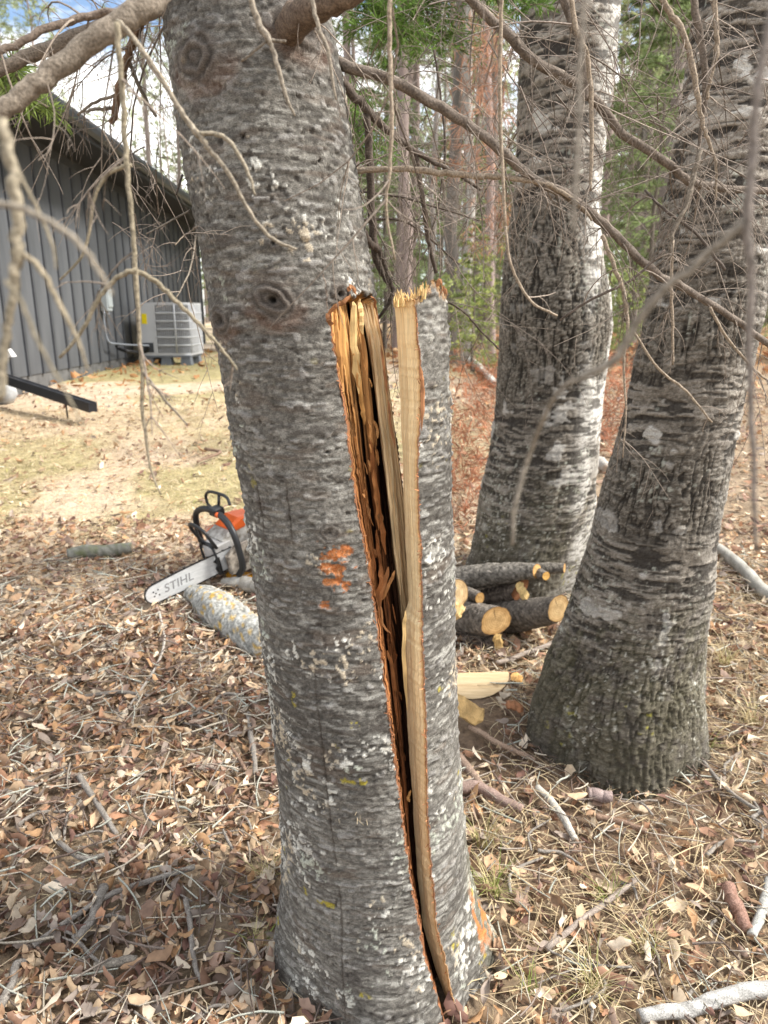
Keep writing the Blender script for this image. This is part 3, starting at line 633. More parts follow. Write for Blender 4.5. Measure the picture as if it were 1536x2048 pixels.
rightside = lambda x, y: np.where(x - .1 * y > .05, .62, 1.0) * (1 - .85 * np.exp(-(((x - .62) / .42) ** 2 + ((y - 1.75) / .5) ** 2)))
scatter_leaves(32000, -1.9, 2.9, .45, 2.6, rightside, .034, 1, zup=.03, tilt=.6)
scatter_leaves(17000, -3.0, 3.9, 2.5, 3.8, lambda x, y: np.where(x < 0, .85 * sstep(4.4, 2.9, y) + .22, .7), .036, 2, zup=.03)
scatter_leaves(16000, -4.2, 4.5, 3.8, 8, lambda x, y: np.where(x < .3, .22 + .4 * sstep(.5, .62, fbm(x * 1.6, y * 1.6, 0, 3, 222)), .8), .040, 3)
scatter_leaves(3200, -4.6, -1.0, 8, 16, lambda x, y: .6 * np.exp(-((x + 3.75 + .045 * y) / .7) ** 2) + .1, .075, 4, zup=.05, pal=[(.42,.22,.10),(.36,.18,.08),(.5,.3,.15)])
scatter_leaves(9000, -1.0, 16, 8, 26, lambda x, y: .75, .10, 5, .6, .05, pal=[(.40,.21,.10),(.30,.15,.075),(.48,.32,.18),(.36,.15,.075)])
lit = obj('leaf_litter', mesh('leaf_litter', np.concatenate(LV), np.concatenate(LF), M_LEAF, np.concatenate(LC))); tag(lit, 'brown leaf litter covering the ground', 'leaf litter', kind='stuff')

# ---- dry grass blades and needles
def ribbons(name, n, x0, x1, y0, y1, dens, L, w, pal, seed, lift=.35, droop=.8, zup=.012, label=None, cat='grass'):
    r = np.random.default_rng(seed); x, y = spots(n, x0, x1, y0, y1, dens, r); n = len(x); k = 5
    a = r.uniform(0, 2 * np.pi, n); l = L * r.lognormal(0, .35, n); el = np.abs(r.normal(0, lift, n)); bend = r.normal(0, .9, n)
    t = np.linspace(0, 1, k)[None, :]; ang = a[:, None] + bend[:, None] * t
    dx = np.cumsum(np.cos(ang), 1) / k * l[:, None]; dy = np.cumsum(np.sin(ang), 1) / k * l[:, None]
    zz = (np.sin(el)[:, None] * t - droop * np.sin(el)[:, None] * t ** 2) * l[:, None] + (g(x, y) + r.random(n) * zup + .004)[:, None]
    X = x[:, None] + dx; Y = y[:, None] + dy; ww = w * (1 - .75 * t) * np.ones((n, 1)) * r.uniform(.6, 1.4, (n, 1))
    nx, ny = -np.sin(ang) * ww, np.cos(ang) * ww; tl = r.normal(0, .5, n)[:, None] * ww
    P = np.stack([np.stack([X - nx, Y - ny, zz - tl], -1), np.stack([X + nx, Y + ny, zz + tl], -1)], 2)     # n,k,2,3
    F = grid_faces(k, 2)[None] + (np.arange(n) * k * 2)[:, None, None]
    pal = np.array(pal); c = np.repeat(pal[r.integers(0, len(pal), n)] * r.uniform(.75, 1.2, (n, 1)), k * 2, 0)
    return tag(obj(name, mesh(name, P.reshape(-1, 3), F.reshape(-1, 4), M_STRAW, c)), label, cat, kind='stuff')
STR = [(.55,.45,.28),(.48,.38,.235),(.60,.51,.36),(.42,.325,.20)]
rt = lambda x, y: np.where(x - .05 * y > .16, 1.0, .12) * (1 - .7 * np.exp(-(((x - .62) / .4) ** 2 + ((y - 1.8) / .4) ** 2)))
ribbons('dry_grass', 31000, -1.6, 3.2, .6, 3.2, rt, .11, .0012, STR, 11, .3, label='bleached dry grass blades strewn round the birches')
ribbons('lawn_grass', 34000, -3.6, .5, 2.6, 6.8, lambda x, y: sstep(2.4, 3.4, y), .06, .0014, STR, 12, .7, 1.0, label='short straw coloured lawn towards the house')
ribbons('green_grass', 4200, -4.0, .5, 3.9, 12, lambda x, y: sstep(.5, .6, fbm(x * 1.1, y * 1.1, 0, 4, 200) * .6 + fbm(x * .5 + 3, y * .5, 0, 3, 202) * .4 + .1 * np.exp(-((y - 4.9) / .8) ** 2)+ .1 * np.exp(-((y - 9.3) / 1.2) ** 2)), .06, .0022, [(.24,.24,.08),(.33,.31,.12),(.40,.36,.17)], 13, .9, .8, label='patchy green grass on the lawn')
ribbons('needle_litter', 9000, -.3, 2.2, .7, 2.9, lambda x, y: .35 + .65 * np.exp(-(((x - .62) / .5) ** 2 + ((y - 1.75) / .55) ** 2)), .028, .0009, [(.26,.135,.075),(.34,.19,.11),(.20,.105,.06)], 14, .25, label='rust brown needle litter at the birch foot', cat='needle litter')

# ---- fine twigs lying in the litter (too many to count)
def fine_twigs(n, seed):
    r = np.random.default_rng(seed); mb = MB(); x, y = spots(n, -1.7, 2.7, .5, 3.2, lambda x, y: np.where(x < .1, 1, .6), r)
    Vs, Fs, Cs, off = [], [], [], 0
    f0 = np.array([tuple(f) for f in grid_faces(4, 3, True)])
    for i in range(len(x)):
        L = .03 + .12 * r.random() ** 2; a = r.uniform(0, 6.28); b = r.normal(0, .22); t = np.linspace(0, 1, 4)
        P = np.stack([x[i] + np.cos(a + b * t) * t * L, y[i] + np.sin(a + b * t) * t * L, np.zeros(4)], 1)
        P[:, 2] = g(P[:, 0], P[:, 1]) + .018 + .022 * r.random() + r.normal(0, .01) * t + r.normal(0, .0012, 4)
        V, _ = tube(P, (.0012 + .0022 * r.random()) * np.array([1, .9, .8, .5]), 3, False)
        Vs.append(V); Fs.append(f0 + off); off += len(V); cc = np.array([(.20,.16,.135),(.29,.25,.21),(.42,.43,.37),(.15,.11,.09),(.46,.41,.33)])[r.integers(0, 5)] * r.uniform(.7, 1.2); Cs.append(np.tile(cc, (len(V), 1)))
    tag(obj('fine_twigs', mesh('fine_twigs', np.concatenate(Vs), np.concatenate(Fs), M_TWIG, np.concatenate(Cs))), 'fine grey twigs strewn through the leaf litter', 'twigs', kind='stuff')
fine_twigs(8600, 21)
# ================================================================== the dark house
HX0, HS = -3.49, .045
HOUSE = thing('house', 'long dark grey house with vertical board and batten siding and deep eaves', 'house', (HX0, 0, .57))
HOUSE.rotation_euler = (0, 0, math.atan(HS))
M_SIDE = simple('charcoal_siding', (.068, .074, .084), .55, 0, .22, 1.6, .4, (3, 3, .5), c2=(.098, .104, .114))
M_BATT = simple('charcoal_batten', (.05, .054, .062), .55, 0, .2, 3, .4)
M_SOFF = simple('dark_soffit', (.022, .022, .025), .6, 0, .2, 4); M_GUT = simple('dark_gutter', (.034, .038, .048), .35, .2, .2, 3, .5)
M_CONC = simple('foundation_concrete', (.10, .10, .10), .9, 0, .3, 9, bmp=.003); M_SHING = simple('roof_shingle', (.026, .028, .032), .8, 0, .25, 30)
Y0H, Y1H, SPB = 4.0, 17.45, .38
nb_ = int((Y1H - Y0H) / SPB)
pm = MB().box((-.03, 0, .10), (0, SPB - .004, 2.52)).mesh('siding_panel', M_SIDE, False)
bm_ = MB().bbox((-.002, -.024, .09), (.022, .024, 2.50), .003).mesh('batten', M_BATT, False)
for k in range(nb_):
    obj('siding_panel', pm, HOUSE, (0, Y0H + k * SPB, 0)); obj('batten', bm_, HOUSE, (.0, Y0H + k * SPB, 0))
ye = Y0H + nb_ * SPB
MB().bbox((-.05, ye - .002, .07), (.028, ye + .10, 2.5), .004).build('corner_trim', M_BATT, HOUSE, False)
MB().box((-7, ye + .012, -.3), (-.045, ye + .05, 2.5)).build('end_wall', M_SIDE, HOUSE, False)
MB().box((-7, Y0H - .05, -.4), (-.012, ye, .098)).build('foundation', M_CONC, HOUSE, False)
MB().box((-.031, Y0H, 2.505), (.015, ye + .08, 2.60)).build('frieze_board', M_BATT, HOUSE, False)
MB().box((-.6, Y0H - .3, 2.60), (.60, ye + .45, 2.63)).build('soffit', M_SOFF, HOUSE, False)
MB().box((.60, Y0H - .3, 2.585), (.622, ye + .45, 2.74)).build('fascia', M_GUT, HOUSE, False)
gm = MB(); prof = [(.624, 2.735), (.624, 2.63), (.665, 2.622), (.705, 2.655), (.722, 2.70), (.722, 2.74), (.710, 2.74), (.708, 2.705), (.695, 2.668), (.66, 2.636), (.634, 2.644), (.634, 2.735)]
Vg = np.array([(x, y, z) for y in (Y0H - .3, ye + .45) for x, z in prof]); n_ = len(prof)
gm.add(Vg, [(i, (i + 1) % n_, n_ + (i + 1) % n_, n_ + i) for i in range(n_)]).build('gutter', M_GUT, HOUSE, False)
rm = MB(); rm.add([(.64, Y0H - .3, 2.75), (.64, ye + .45, 2.75), (-4, ye + .45, 4.3), (-4, Y0H - .3, 4.3), (.64, Y0H - .3, 2.70), (.64, ye + .45, 2.70), (-4, ye + .45, 4.2), (-4, Y0H - .3, 4.2)],
    [(0, 1, 2, 3), (7, 6, 5, 4), (0, 4, 5, 1), (1, 5, 6, 2), (3, 2, 6, 7), (0, 3, 7, 4)]); rf = rm.build('roof', M_SHING, HOUSE, False)
M_FLUE = simple('galvanised_flue', (.42, .44, .47), .35, .7, .2, 12, .5)
def rel_house(p):
    a = math.atan(HS); d = np.asarray(p) - np.array([HX0, 0, .57]); return np.array([d[0] * math.cos(a) + d[1] * math.sin(a), -d[0] * math.sin(a) + d[1] * math.cos(a), d[2]])
for px, top, r in ((11, 104, 9), (28, 114, 10)):
    p = rel_house(at(px, top, 9.2)); rad = r * mpp(top, 9.2)
    fm = MB(); fm.tube([p - (0, 0, 1.1), p - (0, 0, .12)], rad, 16); fm.tube([p - (0, 0, .12), p], rad * 1.25, 16); fm.build('flue_pipe', M_FLUE, HOUSE)

# ---- condenser unit on its risers
M_AC = simple('grey_enamel', (.46, .475, .50), .4, 0, .06, 4, .5); M_ACD = simple('condenser_coil', (.055, .06, .068), .7, .3, .4, 60)
M_YEL = simple('yellow_label', (.75, .60, .01), .5, 0, .08, 9); M_BLK = simple('black_rubber', (.012, .012, .013), .55, 0, .3, 30, .4); M_RIS = simple('grey_plastic_riser', (.15, .165, .19), .6, 0, .15, 7)
ACX0, ACX1, ACY0, ACZ0, ACZ1 = -3.74, -2.97, 11.2, .70, 1.485
AC = thing('condenser_unit', 'grey metal air conditioner condenser with slotted sides beside the dark house', 'air conditioner', (ACX0, ACY0, ACZ0))
wA, hA, dA, rA = ACX1 - ACX0, ACZ1 - ACZ0, .78, .14
def ac_outline(off=0.0, n=8):
    P = [(off, off)]; a = np.linspace(-np.pi / 2, 0, n)
    P += [(wA - rA + (rA - off) * math.cos(q), rA + (rA - off) * math.sin(q)) for q in a]
    P += [(wA - off, dA - off), (off, dA - off)]; return np.array(P)
def prism(P, z0, z1, mb=None, cap=True):
    n = len(P); V = np.concatenate([np.c_[P, np.full(n, z0)], np.c_[P, np.full(n, z1)]]); F = [(i, (i + 1) % n, n + (i + 1) % n, n + i) for i in range(n)]
    if cap: F += [tuple(range(n - 1, -1, -1)), tuple(range(n, 2 * n))]
    mb = mb or MB(); return mb.add(V, F)
prism(ac_outline(.03), .02, hA - .03).build('coil', M_ACD, AC, False); prism(ac_outline(), hA - .035, hA).build('top_cover', M_AC, AC, False); prism(ac_outline(), 0, .035).build('base_pan', M_AC, AC, False)
MB().bbox((-.001, -.002, .034), (.255, .32, hA - .034), .004).build('service_panel', M_AC, AC, False)
MB().box((.05, -.006, hA * .60), (.13, -.0025, hA * .79)).build('yellow_label', M_YEL, AC, False)
MB().box((.03, -.005, .045), (.20, -.0026, .19)).build('pipe_port', M_ACD, AC, False)  # flat dark plate, shade of the port recess put into its colour
ol = ac_outline(0); seg = ol[1:-1]                         # front edge, round corner, right side
pts = [np.array([.255, 0.0])] + [q for q in seg]; pts = np.array(pts); L_ = np.r_[0, np.cumsum(np.linalg.norm(np.diff(pts, axis=0), axis=1))]
def along(s): return np.array([np.interp(s, L_, pts[:, 0]), np.interp(s, L_, pts[:, 1])])
rows_ = np.linspace(.034, hA - .034, 7)
for z in rows_[1:-1]:
    mb = MB(); Pt = [np.r_[along(s), z] for s in np.linspace(0, L_[-1] - .01, 40)]; mb.tube(Pt, .011, 6); mb.build('grille_rail', M_AC, AC)
for i in range(6):
    mb = MB()
    for s in np.arange(.004, L_[-1] - .01, .030):
        q = along(s); mb.tube([np.r_[q, rows_[i]], np.r_[q, rows_[i + 1]]], .0062, 5, cap=False)
    tag(mb.build('grille_bars', M_AC, AC), kind='stuff')
for s in (.30, .54, .66, .8):
    if s < L_[-1]: mb = MB(); q = along(s); mb.tube([np.r_[q, .03], np.r_[q, hA - .03]], .013, 6).build('grille_post', M_AC, AC)
PAD = thing('riser_stand', 'grey plastic riser feet holding the condenser above the grass', 'stand', (ACX0, ACY0, ACZ0))
for x0, y0 in ((.02, .02), (.30, .02), (.60, .02), (.02, .55), (.60, .55)):
    mb = MB(); w = .14; mb.add([(x0 - .02, y0 - .02, -.2), (x0 + w + .02, y0 - .02, -.2), (x0 + w + .02, y0 + .16, -.2), (x0 - .02, y0 + .16, -.2), (x0, y0, -.03), (x0 + w, y0, -.03), (x0 + w, y0 + .14, -.03), (x0, y0 + .14, -.03)],
        [(0,3,2,1),(4,5,6,7),(0,1,5,4),(1,2,6,5),(2,3,7,6),(3,0,4,7)]); mb.build('riser_foot', M_RIS, PAD, False)
MB().box((0, 0, -.029), (wA - .02, dA - .02, -.003)).build('riser_deck', M_RIS, PAD, False)
# ---- disconnect box, conduit and line set
def on_wall(px, py, off=.05):
    lo, hi = 4., 30.
    for _ in range(40):
        m = (lo + hi) / 2; p = at(px, py, m)
        if p[0] > HX0 - HS * m + off: lo = m
        else: hi = m
    return at(px, py, lo)
M_GREYBOX = simple('grey_steel_box', (.40, .44, .46), .45, .2, .1, 9); M_COND = simple('grey_conduit', (.22, .24, .27), .5, 0, .15, 9)
p = on_wall(209, 600, .05); DB = thing('disconnect_box', 'small pale grey electrical box mounted on the dark siding', 'electrical box', tuple(p))
DB.rotation_euler = (0, 0, math.atan(HS)); MB().bbox((-.03, -.10, -.15), (.07, .10, .15), .008).build('box_body', M_GREYBOX, DB, False); MB().bbox((.0705, -.09, -.10), (.085, .09, .14), .005).build('box_cover', M_GREYBOX, DB, False); MB().tube([(.02, 0, -.15), (.02, 0, -.22)], .03, 10).build('hub', M_COND, DB)
cpts = [on_wall(208, 622, .06), on_wall(209, 650, .06), on_wall(213, 672, .07), on_wall(218, 684, .09), on_wall(228, 687, .12), on_wall(262, 690, .2), at(298, 691, 11.17)]
cd = thing('conduit', 'thin grey conduit curving from the wall box to the condenser', 'conduit'); MB().tube(smooth_line(cpts, 30), .014, 8).build('conduit_pipe', M_COND, cd)
lpts = [on_wall(232, 690, .1), on_wall(240, 698, .15), on_wall(258, 703, .3), at(278, 705, 11.25), at(292, 703, 11.19), at(299, 694, 11.18)]
ls_ = thing('line_set', 'black insulated refrigerant line sagging into the condenser', 'pipe'); MB().tube(smooth_line(lpts, 26), .026, 8).build('insulated_pipe', M_BLK, ls_)
# ---- downspout extension, stake, splash block, vent hood
p0 = gnd(2, 800); Yd = 6.6; a_, b2_ = at(-6, 752, 7.1), at(186, 815, 6.15)
DS = thing('downspout_extension', 'long black downspout pipe sloping from the house to the sandy ground', 'drain pipe', tuple(b2_))
M_DSP = simple('black_aluminium', (.016, .018, .024), .3, .2, .2, 9, .5)
d_ = (a_ - b2_); u_ = d_ / np.linalg.norm(d_); r_ = np.cross(u_, (0, 0, 1)); r_ /= np.linalg.norm(r_); w_ = np.cross(r_, u_)
hw, hh = .040, .042; cs = [(-1,-1),(-.5,-1),(-.4,-.85),(.4,-.85),(.5,-1),(1,-1),(1,1),(.5,1),(.4,.85),(-.4,.85),(-.5,1),(-1,1)]
Vd = np.array([q + r_ * hw * x + w_ * hh * y for q in (np.zeros(3), d_) for x, y in cs]); nq = len(cs)
MB().add(Vd, [(i, (i + 1) % nq, nq + (i + 1) % nq, nq + i) for i in range(nq)] + [tuple(range(nq - 1, -1, -1))]).build('pipe', M_DSP, DS, False)
q = at(131, 800, 6.4); MB().tube([(q - b2_), np.array([q[0], q[1], float(g(q[0], q[1])) - .05]) - b2_], .008, 6).build('support_stake', M_BLK, DS)
p = gnd(12, 806); SB = thing('splash_block', 'rounded pale grey stone block beside the downspout', 'stone block', tuple(p))
V, F = tube(np.array([(-.28, .0, .08), (-.22, 0, .09), (-.05, 0, .10), (.07, 0, .09), (.11, 0, .07)]), np.array([.07, .10, .12, .11, .04]), 12, True, .8)
V = V + (np.stack([fbm(V[:, 0] * 20, V[:, 1] * 20, V[:, 2] * 20, 2, k) for k in (1, 2, 3)], 1) - .5) * .03
obj('block_body', mesh('block_body', V, F, simple('pale_stone', (.36, .37, .38), .8, 0, .2, 20, bmp=.003)), SB)
p = on_wall(16, 706, .06); VH = thing('vent_hood', 'little white vent hood low on the dark siding', 'vent', tuple(p)); VH.rotation_euler = (0, 0, math.atan(HS))
MB().add([(0,-.05,.04),(0,.05,.04),(0,-.05,-.04),(0,.05,-.04),(.06,-.05,-.035),(.06,.05,-.035),(.014,-.05,.04),(.014,.05,.04)], [(6,7,5,4),(0,1,7,6),(0,6,4,2),(1,3,5,7),(2,4,5,3)]).build('hood', simple('white_plastic', (.7,.7,.7), .5, 0, .05, 9), VH, False)
# ================================================================== two old birches
def birch(name, label, SILB, Yb, zones, top, seed, flareamp=.03, moss=.0, whiteside=.0, dz=.0042, lean_y=0.0, curls=()):
    SILB = np.array(SILB, float); z_ = np.array([at(768, p, Yb)[2] for p in SILB[:, 0]])
    xl = np.array([at(l, p, Yb)[0] for p, l, r in SILB]); xr = np.array([at(r, p, Yb)[0] for p, l, r in SILB]); o = np.argsort(z_); z_, xl, xr = z_[o], xl[o], xr[o]
    ctr, rad = (xl + xr) / 2, (xr - xl) / 2
    zT, cT, rT = np.append(z_, [t[0] for t in top]), np.append(ctr, [t[1] for t in top]), np.append(rad, [t[2] for t in top])
    bx = float(np.interp(float(g(ctr[0], Yb)), zT, cT)); gz = float(g(bx, Yb)); base = np.array([bx, Yb, gz])
    T = thing(name, label, 'tree', tuple(base))
    zv = z_.max(); Z = np.concatenate([np.arange(gz - .25, zv + .05, dz), np.arange(zv + .06, zT[-1], .06)])[:, None]
    ph = np.concatenate([np.linspace(-1.85, 1.85, int(3.7 * rad.mean() / (dz * 1.05))), np.linspace(1.95, 4.33, 40)])[None, :]
    R = np.interp(Z, zT, rT) * np.ones_like(ph); C = np.interp(Z, zT, cT); ZZ = Z * np.ones_like(ph); PH = ph * np.ones_like(Z)
    x3, y3 = np.sin(PH) * R, np.cos(PH) * R; s = seed
    zw = ZZ + .03 * fbm(x3 * 4, y3 * 4, ZZ * 3, 2, s) + .012 * x3
    pyv = py_of(ZZ, Yb - R * .9)
    wz = fbm(x3 * 5, y3 * 5, ZZ * 4, 3, s + 1)
    pz, fz = [q[0] for q in zones], [q[1] for q in zones]
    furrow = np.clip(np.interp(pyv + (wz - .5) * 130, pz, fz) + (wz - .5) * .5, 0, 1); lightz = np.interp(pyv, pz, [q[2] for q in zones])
    # banded bark: paper layers with thin dark raised dashes
    fine = un(fbm(x3 * 120, y3 * 120, zw * 200, 3, s + 4, .65)); lay = un(fbm(x3 * 8, y3 * 8, zw * 40, 4, s + 3, .6)); tone = un(fbm(x3 * 5, y3 * 5, ZZ * 4, 3, s + 15))
    dash = un(fbm(x3 * 13, y3 * 13, zw * 74, 3, s + 2, .42)); d2 = un(fbm(x3 * 26, y3 * 26, zw * 150, 2, s + 16, .4))
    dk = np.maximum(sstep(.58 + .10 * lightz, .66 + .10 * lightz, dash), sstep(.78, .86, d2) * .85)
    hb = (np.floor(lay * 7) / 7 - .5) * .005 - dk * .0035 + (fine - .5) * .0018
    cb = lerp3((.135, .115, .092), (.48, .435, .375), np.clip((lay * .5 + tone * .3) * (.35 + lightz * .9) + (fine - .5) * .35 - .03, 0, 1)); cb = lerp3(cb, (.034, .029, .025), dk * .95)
    # furrowed plates: ragged vertical ridges, crevice shade painted dark between them
    wv_ = .02 * (fbm(x3 * 14, y3 * 14, ZZ * 14, 2, s + 17) - .5); fr = fbm((x3 + wv_) * 50, (y3 + wv_) * 50, ZZ * 7.5, 3, s + 6, .6); furr = un(-np.abs(fr - .5)); crk = un(fbm(x3 * 34, y3 * 34, ZZ * 85, 2, s + 7))
    fk = np.maximum(sstep(.62, .78, furr), sstep(.88, .95, crk) * .6); hf = -.0065 * fk + (fine - .5) * .004
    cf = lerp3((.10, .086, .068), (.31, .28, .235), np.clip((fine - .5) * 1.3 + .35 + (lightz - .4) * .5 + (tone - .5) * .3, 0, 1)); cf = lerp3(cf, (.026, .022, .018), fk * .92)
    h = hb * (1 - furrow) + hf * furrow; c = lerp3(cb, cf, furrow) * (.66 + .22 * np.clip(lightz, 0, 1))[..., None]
    # smooth pale sheets, with the sunlit right edge painted in as white
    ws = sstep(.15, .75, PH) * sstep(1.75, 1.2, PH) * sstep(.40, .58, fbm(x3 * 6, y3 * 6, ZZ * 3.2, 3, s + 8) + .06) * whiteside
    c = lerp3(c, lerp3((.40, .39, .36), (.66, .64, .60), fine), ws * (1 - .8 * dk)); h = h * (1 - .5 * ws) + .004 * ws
    patch = sstep(.93, .96, un(fbm(x3 * 9, y3 * 9, ZZ * 12, 4, s + 9, .55))) * (1 - furrow * .6); c = lerp3(c, (.52, .50, .46), patch * .8 * (.3 + lightz)); h = h + patch * .003
    # lichen and moss
    li = sstep(.90, .95, un(fbm(x3 * 80, y3 * 80, ZZ * 80, 3, s + 10)) * .8 + un(fbm(x3 * 9, y3 * 9, ZZ * 7, 3, s + 11)) * .2); c = lerp3(c, (.40, .41, .35), li * .6)
    mo = sstep(.50, .60, fbm(x3 * 38, y3 * 38, ZZ * 38, 3, s + 12) * .6 + .4 * wz + moss * np.clip((gz + .55 - ZZ) / .55, -.6, 1) * .16) * np.clip((gz + .62 - ZZ) / .4, 0, 1) * moss
    c = lerp3(c, lerp3((.055, .065, .018), (.20, .19, .035), fine), np.clip(mo, 0, 1) * .16)
    lowd = np.clip((gz + .42 - ZZ) / .35, 0, 1); c = lerp3(c, (.075, .066, .052), lowd * .55)
    crust = sstep(.84, .92, un(fbm(x3 * 110, y3 * 110, ZZ * 110, 2, s + 18)) * .85 + tone * .12) * np.clip((gz + .75 - ZZ) / .4, 0, 1); c = lerp3(c, lerp3((.30, .29, .24), (.46, .45, .40), fine), crust * .8)
    ym = sstep(.92, .97, un(fbm(x3 * 60, y3 * 60, ZZ * 60, 2, s + 19)) * .8 + un(fbm(x3 * 8, y3 * 8, ZZ * 8, 2, s + 20)) * .2) * np.clip((gz + .5 - ZZ) / .3, 0, 1) * moss; c = lerp3(c, (.24, .22, .04), ym * .8)
    fl = np.clip((gz + .40 - ZZ) / .55, 0, 1) ** 2
    rad_ = R + h + (fbm(x3 * 5, y3 * 5, ZZ * 3.0, 3, s + 13, .5) - .5) * .045 + fl * (flareamp * np.sin(PH * 5 + 2) + flareamp * .6)
    P = np.stack([C + rad_ * np.sin(PH), Yb + lean_y * (ZZ - gz) - rad_ * np.cos(PH), ZZ], -1) - base
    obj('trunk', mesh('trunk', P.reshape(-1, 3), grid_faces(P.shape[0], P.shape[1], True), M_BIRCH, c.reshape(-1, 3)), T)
    # peeling curls of paper bark
    for k, (px, py, w) in enumerate(curls):
        Y = Yb
        for _ in range(8):
            p = at(px, py, Y); Rz = np.interp(p[2], zT, rT); d = np.clip((p[0] - np.interp(p[2], zT, cT)) / Rz, -.93, .93); Y = Yb - Rz * math.sqrt(1 - d * d) - .004
        p[0] = np.interp(p[2], zT, cT) + d * Rz; wm = w * mpp(py, Yb); n = 9; th = np.linspace(0, 1.5 * np.pi, n); r0 = wm * .22; rs = np.random.default_rng(seed + k); V = []
        nrm = np.array([d, -math.sqrt(1 - d * d), 0]); tan = np.array([math.sqrt(1 - d * d), d, 0])
        for i, t in enumerate(th):
            q = p + nrm * (r0 * (1 - math.cos(t)) * 1.2 + .001) + tan * (r0 * math.sin(t) * 1.3 + wm * .25 * (1 - t / 5)) - base
            L = wm * (.55 - .25 * i / n) * (1 + .3 * rs.random()); V += [q + (0, 0, L), q - (0, 0, L)]
        cc = np.repeat(np.array([(.62, .58, .52)]) * np.linspace(1.05, .7, n)[:, None], 2, 0) * (1, .95, .9)
        obj('bark_curl', mesh('bark_curl', V, grid_faces(n, 2), M_BIRCH, cc), T)
    return T, lambda z: (np.interp(z, zT, cT), np.interp(z, zT, rT))
BA, fA = birch('birch_tree', 'stout dark birch with mossy flared foot leaning away beside the log pile', [
    (0,1390,1612),(200,1365,1580),(330,1345,1556),(500,1312,1534),(650,1286,1505),(800,1260,1475),(900,1234,1455),(1000,1206,1436),(1130,1168,1420),(1200,1150,1408),(1270,1126,1398),
    (1330,1098,1392),(1400,1074,1386),(1470,1062,1384),(1540,1050,1388),(1650,1040,1395)], 1.95,
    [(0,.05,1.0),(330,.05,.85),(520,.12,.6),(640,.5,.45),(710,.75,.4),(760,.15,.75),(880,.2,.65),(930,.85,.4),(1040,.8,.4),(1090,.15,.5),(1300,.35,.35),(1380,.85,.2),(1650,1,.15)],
    [(2.6,1.5,.14),(4,2.0,.12),(9,3.0,.06)], 300, .03, 1.0, .15, .0032)
BB, fB = birch('birch_tree', 'thick pale flecked birch rising straight behind the stacked logs', [
    (0,1048,1240),(100,1043,1232),(200,1037,1222),(260,1034,1212),(350,1030,1203),(430,1020,1200),(520,1008,1208),(600,1002,1216),(650,1000,1218),(720,996,1210),(800,990,1202),(900,976,1194),(1000,957,1184),(1060,947,1172),
    (1120,934,1165),(1200,920,1165),(1300,905,1175)], 3.05,
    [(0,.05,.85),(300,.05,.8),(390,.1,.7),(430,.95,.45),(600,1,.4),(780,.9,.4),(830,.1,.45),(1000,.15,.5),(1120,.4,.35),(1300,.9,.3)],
    [(4,1.0,.21),(6,1.1,.17),(12,1.4,.08)], 340, .03, .7, 1.0, .0048)

# ================================================================== logs and sticks
def bark_tube(P, r, n, colA, colB, lich, seed, rough=.12, spots=None, moss=0):
    """a rough limb: swept rings with knobbly bark and lichen; returns V, F, colours, end frames"""
    P = np.asarray(P, float); r = np.asarray(r, float); V, _ = tube(P, r, n, False); m = len(P); V = V.reshape(m, n, 3)
    ctr = P[:, None, :]; d = V - ctr; sc = 1 / max(r.mean(), 1e-4)
    f1 = fbm(V[..., 0] * sc * 1.1, V[..., 1] * sc * 1.1, V[..., 2] * sc * 1.1, 3, seed); f2 = fbm(V[..., 0] * sc * 6, V[..., 1] * sc * 6, V[..., 2] * sc * 6, 4, seed + 3, .65)
    V = ctr + d * (1 + rough * 2 * (f1 - .5) + rough * 1.2 * (f2 - .5))[..., None]
    c = lerp3(colA, colB, np.clip((f2 - .3) * 2.2, 0, 1)); L = sstep(.50, .58, fbm(V[..., 0] * sc * 2.6, V[..., 1] * sc * 2.6, V[..., 2] * sc * 2.6, 3, seed + 5) + lich - .5)
    c = lerp3(c, lerp3((.38, .42, .36), (.55, .56, .50), f2), L * .85)
    if spots is not None:
        o = sstep(.61, .66, fbm(V[..., 0] * sc * 3.4, V[..., 1] * sc * 3.4, V[..., 2] * sc * 3.4, 4, seed + 8, .6)); c = lerp3(c, spots, o * .9)
    if moss: c = lerp3(c, (.10, .12, .03), sstep(.5, .62, fbm(V[..., 0] * sc * 2, V[..., 1] * sc * 2, V[..., 2] * sc * 2, 3, seed + 9)) * moss)
    return V, grid_faces(m, n, True), c
M_CUT, t_, b_ = newmat('sawn_wood', .8, .2)
vo = N(t_, 'ShaderNodeTexCoord'); cl = colattr(t_); nz1 = noise(t_, (1, 1, 1), 40, 4); wv = N(t_, 'ShaderNodeTexWave', wave_type='RINGS', rings_direction='SPHERICAL', Vector=vo.outputs['Object'], Scale=38., Distortion=2.5, Detail=2.0)
wv.inputs['Detail Scale'].default_value = 1.5
f_ = ramp(t_, wv.outputs['Fac'], [(.2, (.90, .87, .83)), (.7, (1.03, 1.03, 1.02))]); f2_ = ramp(t_, nz1.outputs[0], [(.28, (.66, .62, .57)), (.6, (1.06, 1.06, 1.06))])
t_.links.new(mixc(t_, 1.0, mixc(t_, 1.0, cl, f_, 'MULTIPLY'), f2_, 'MULTIPLY'), b_.inputs['Base Color']); bump(t_, b_, nz1.outputs[0], .0015)
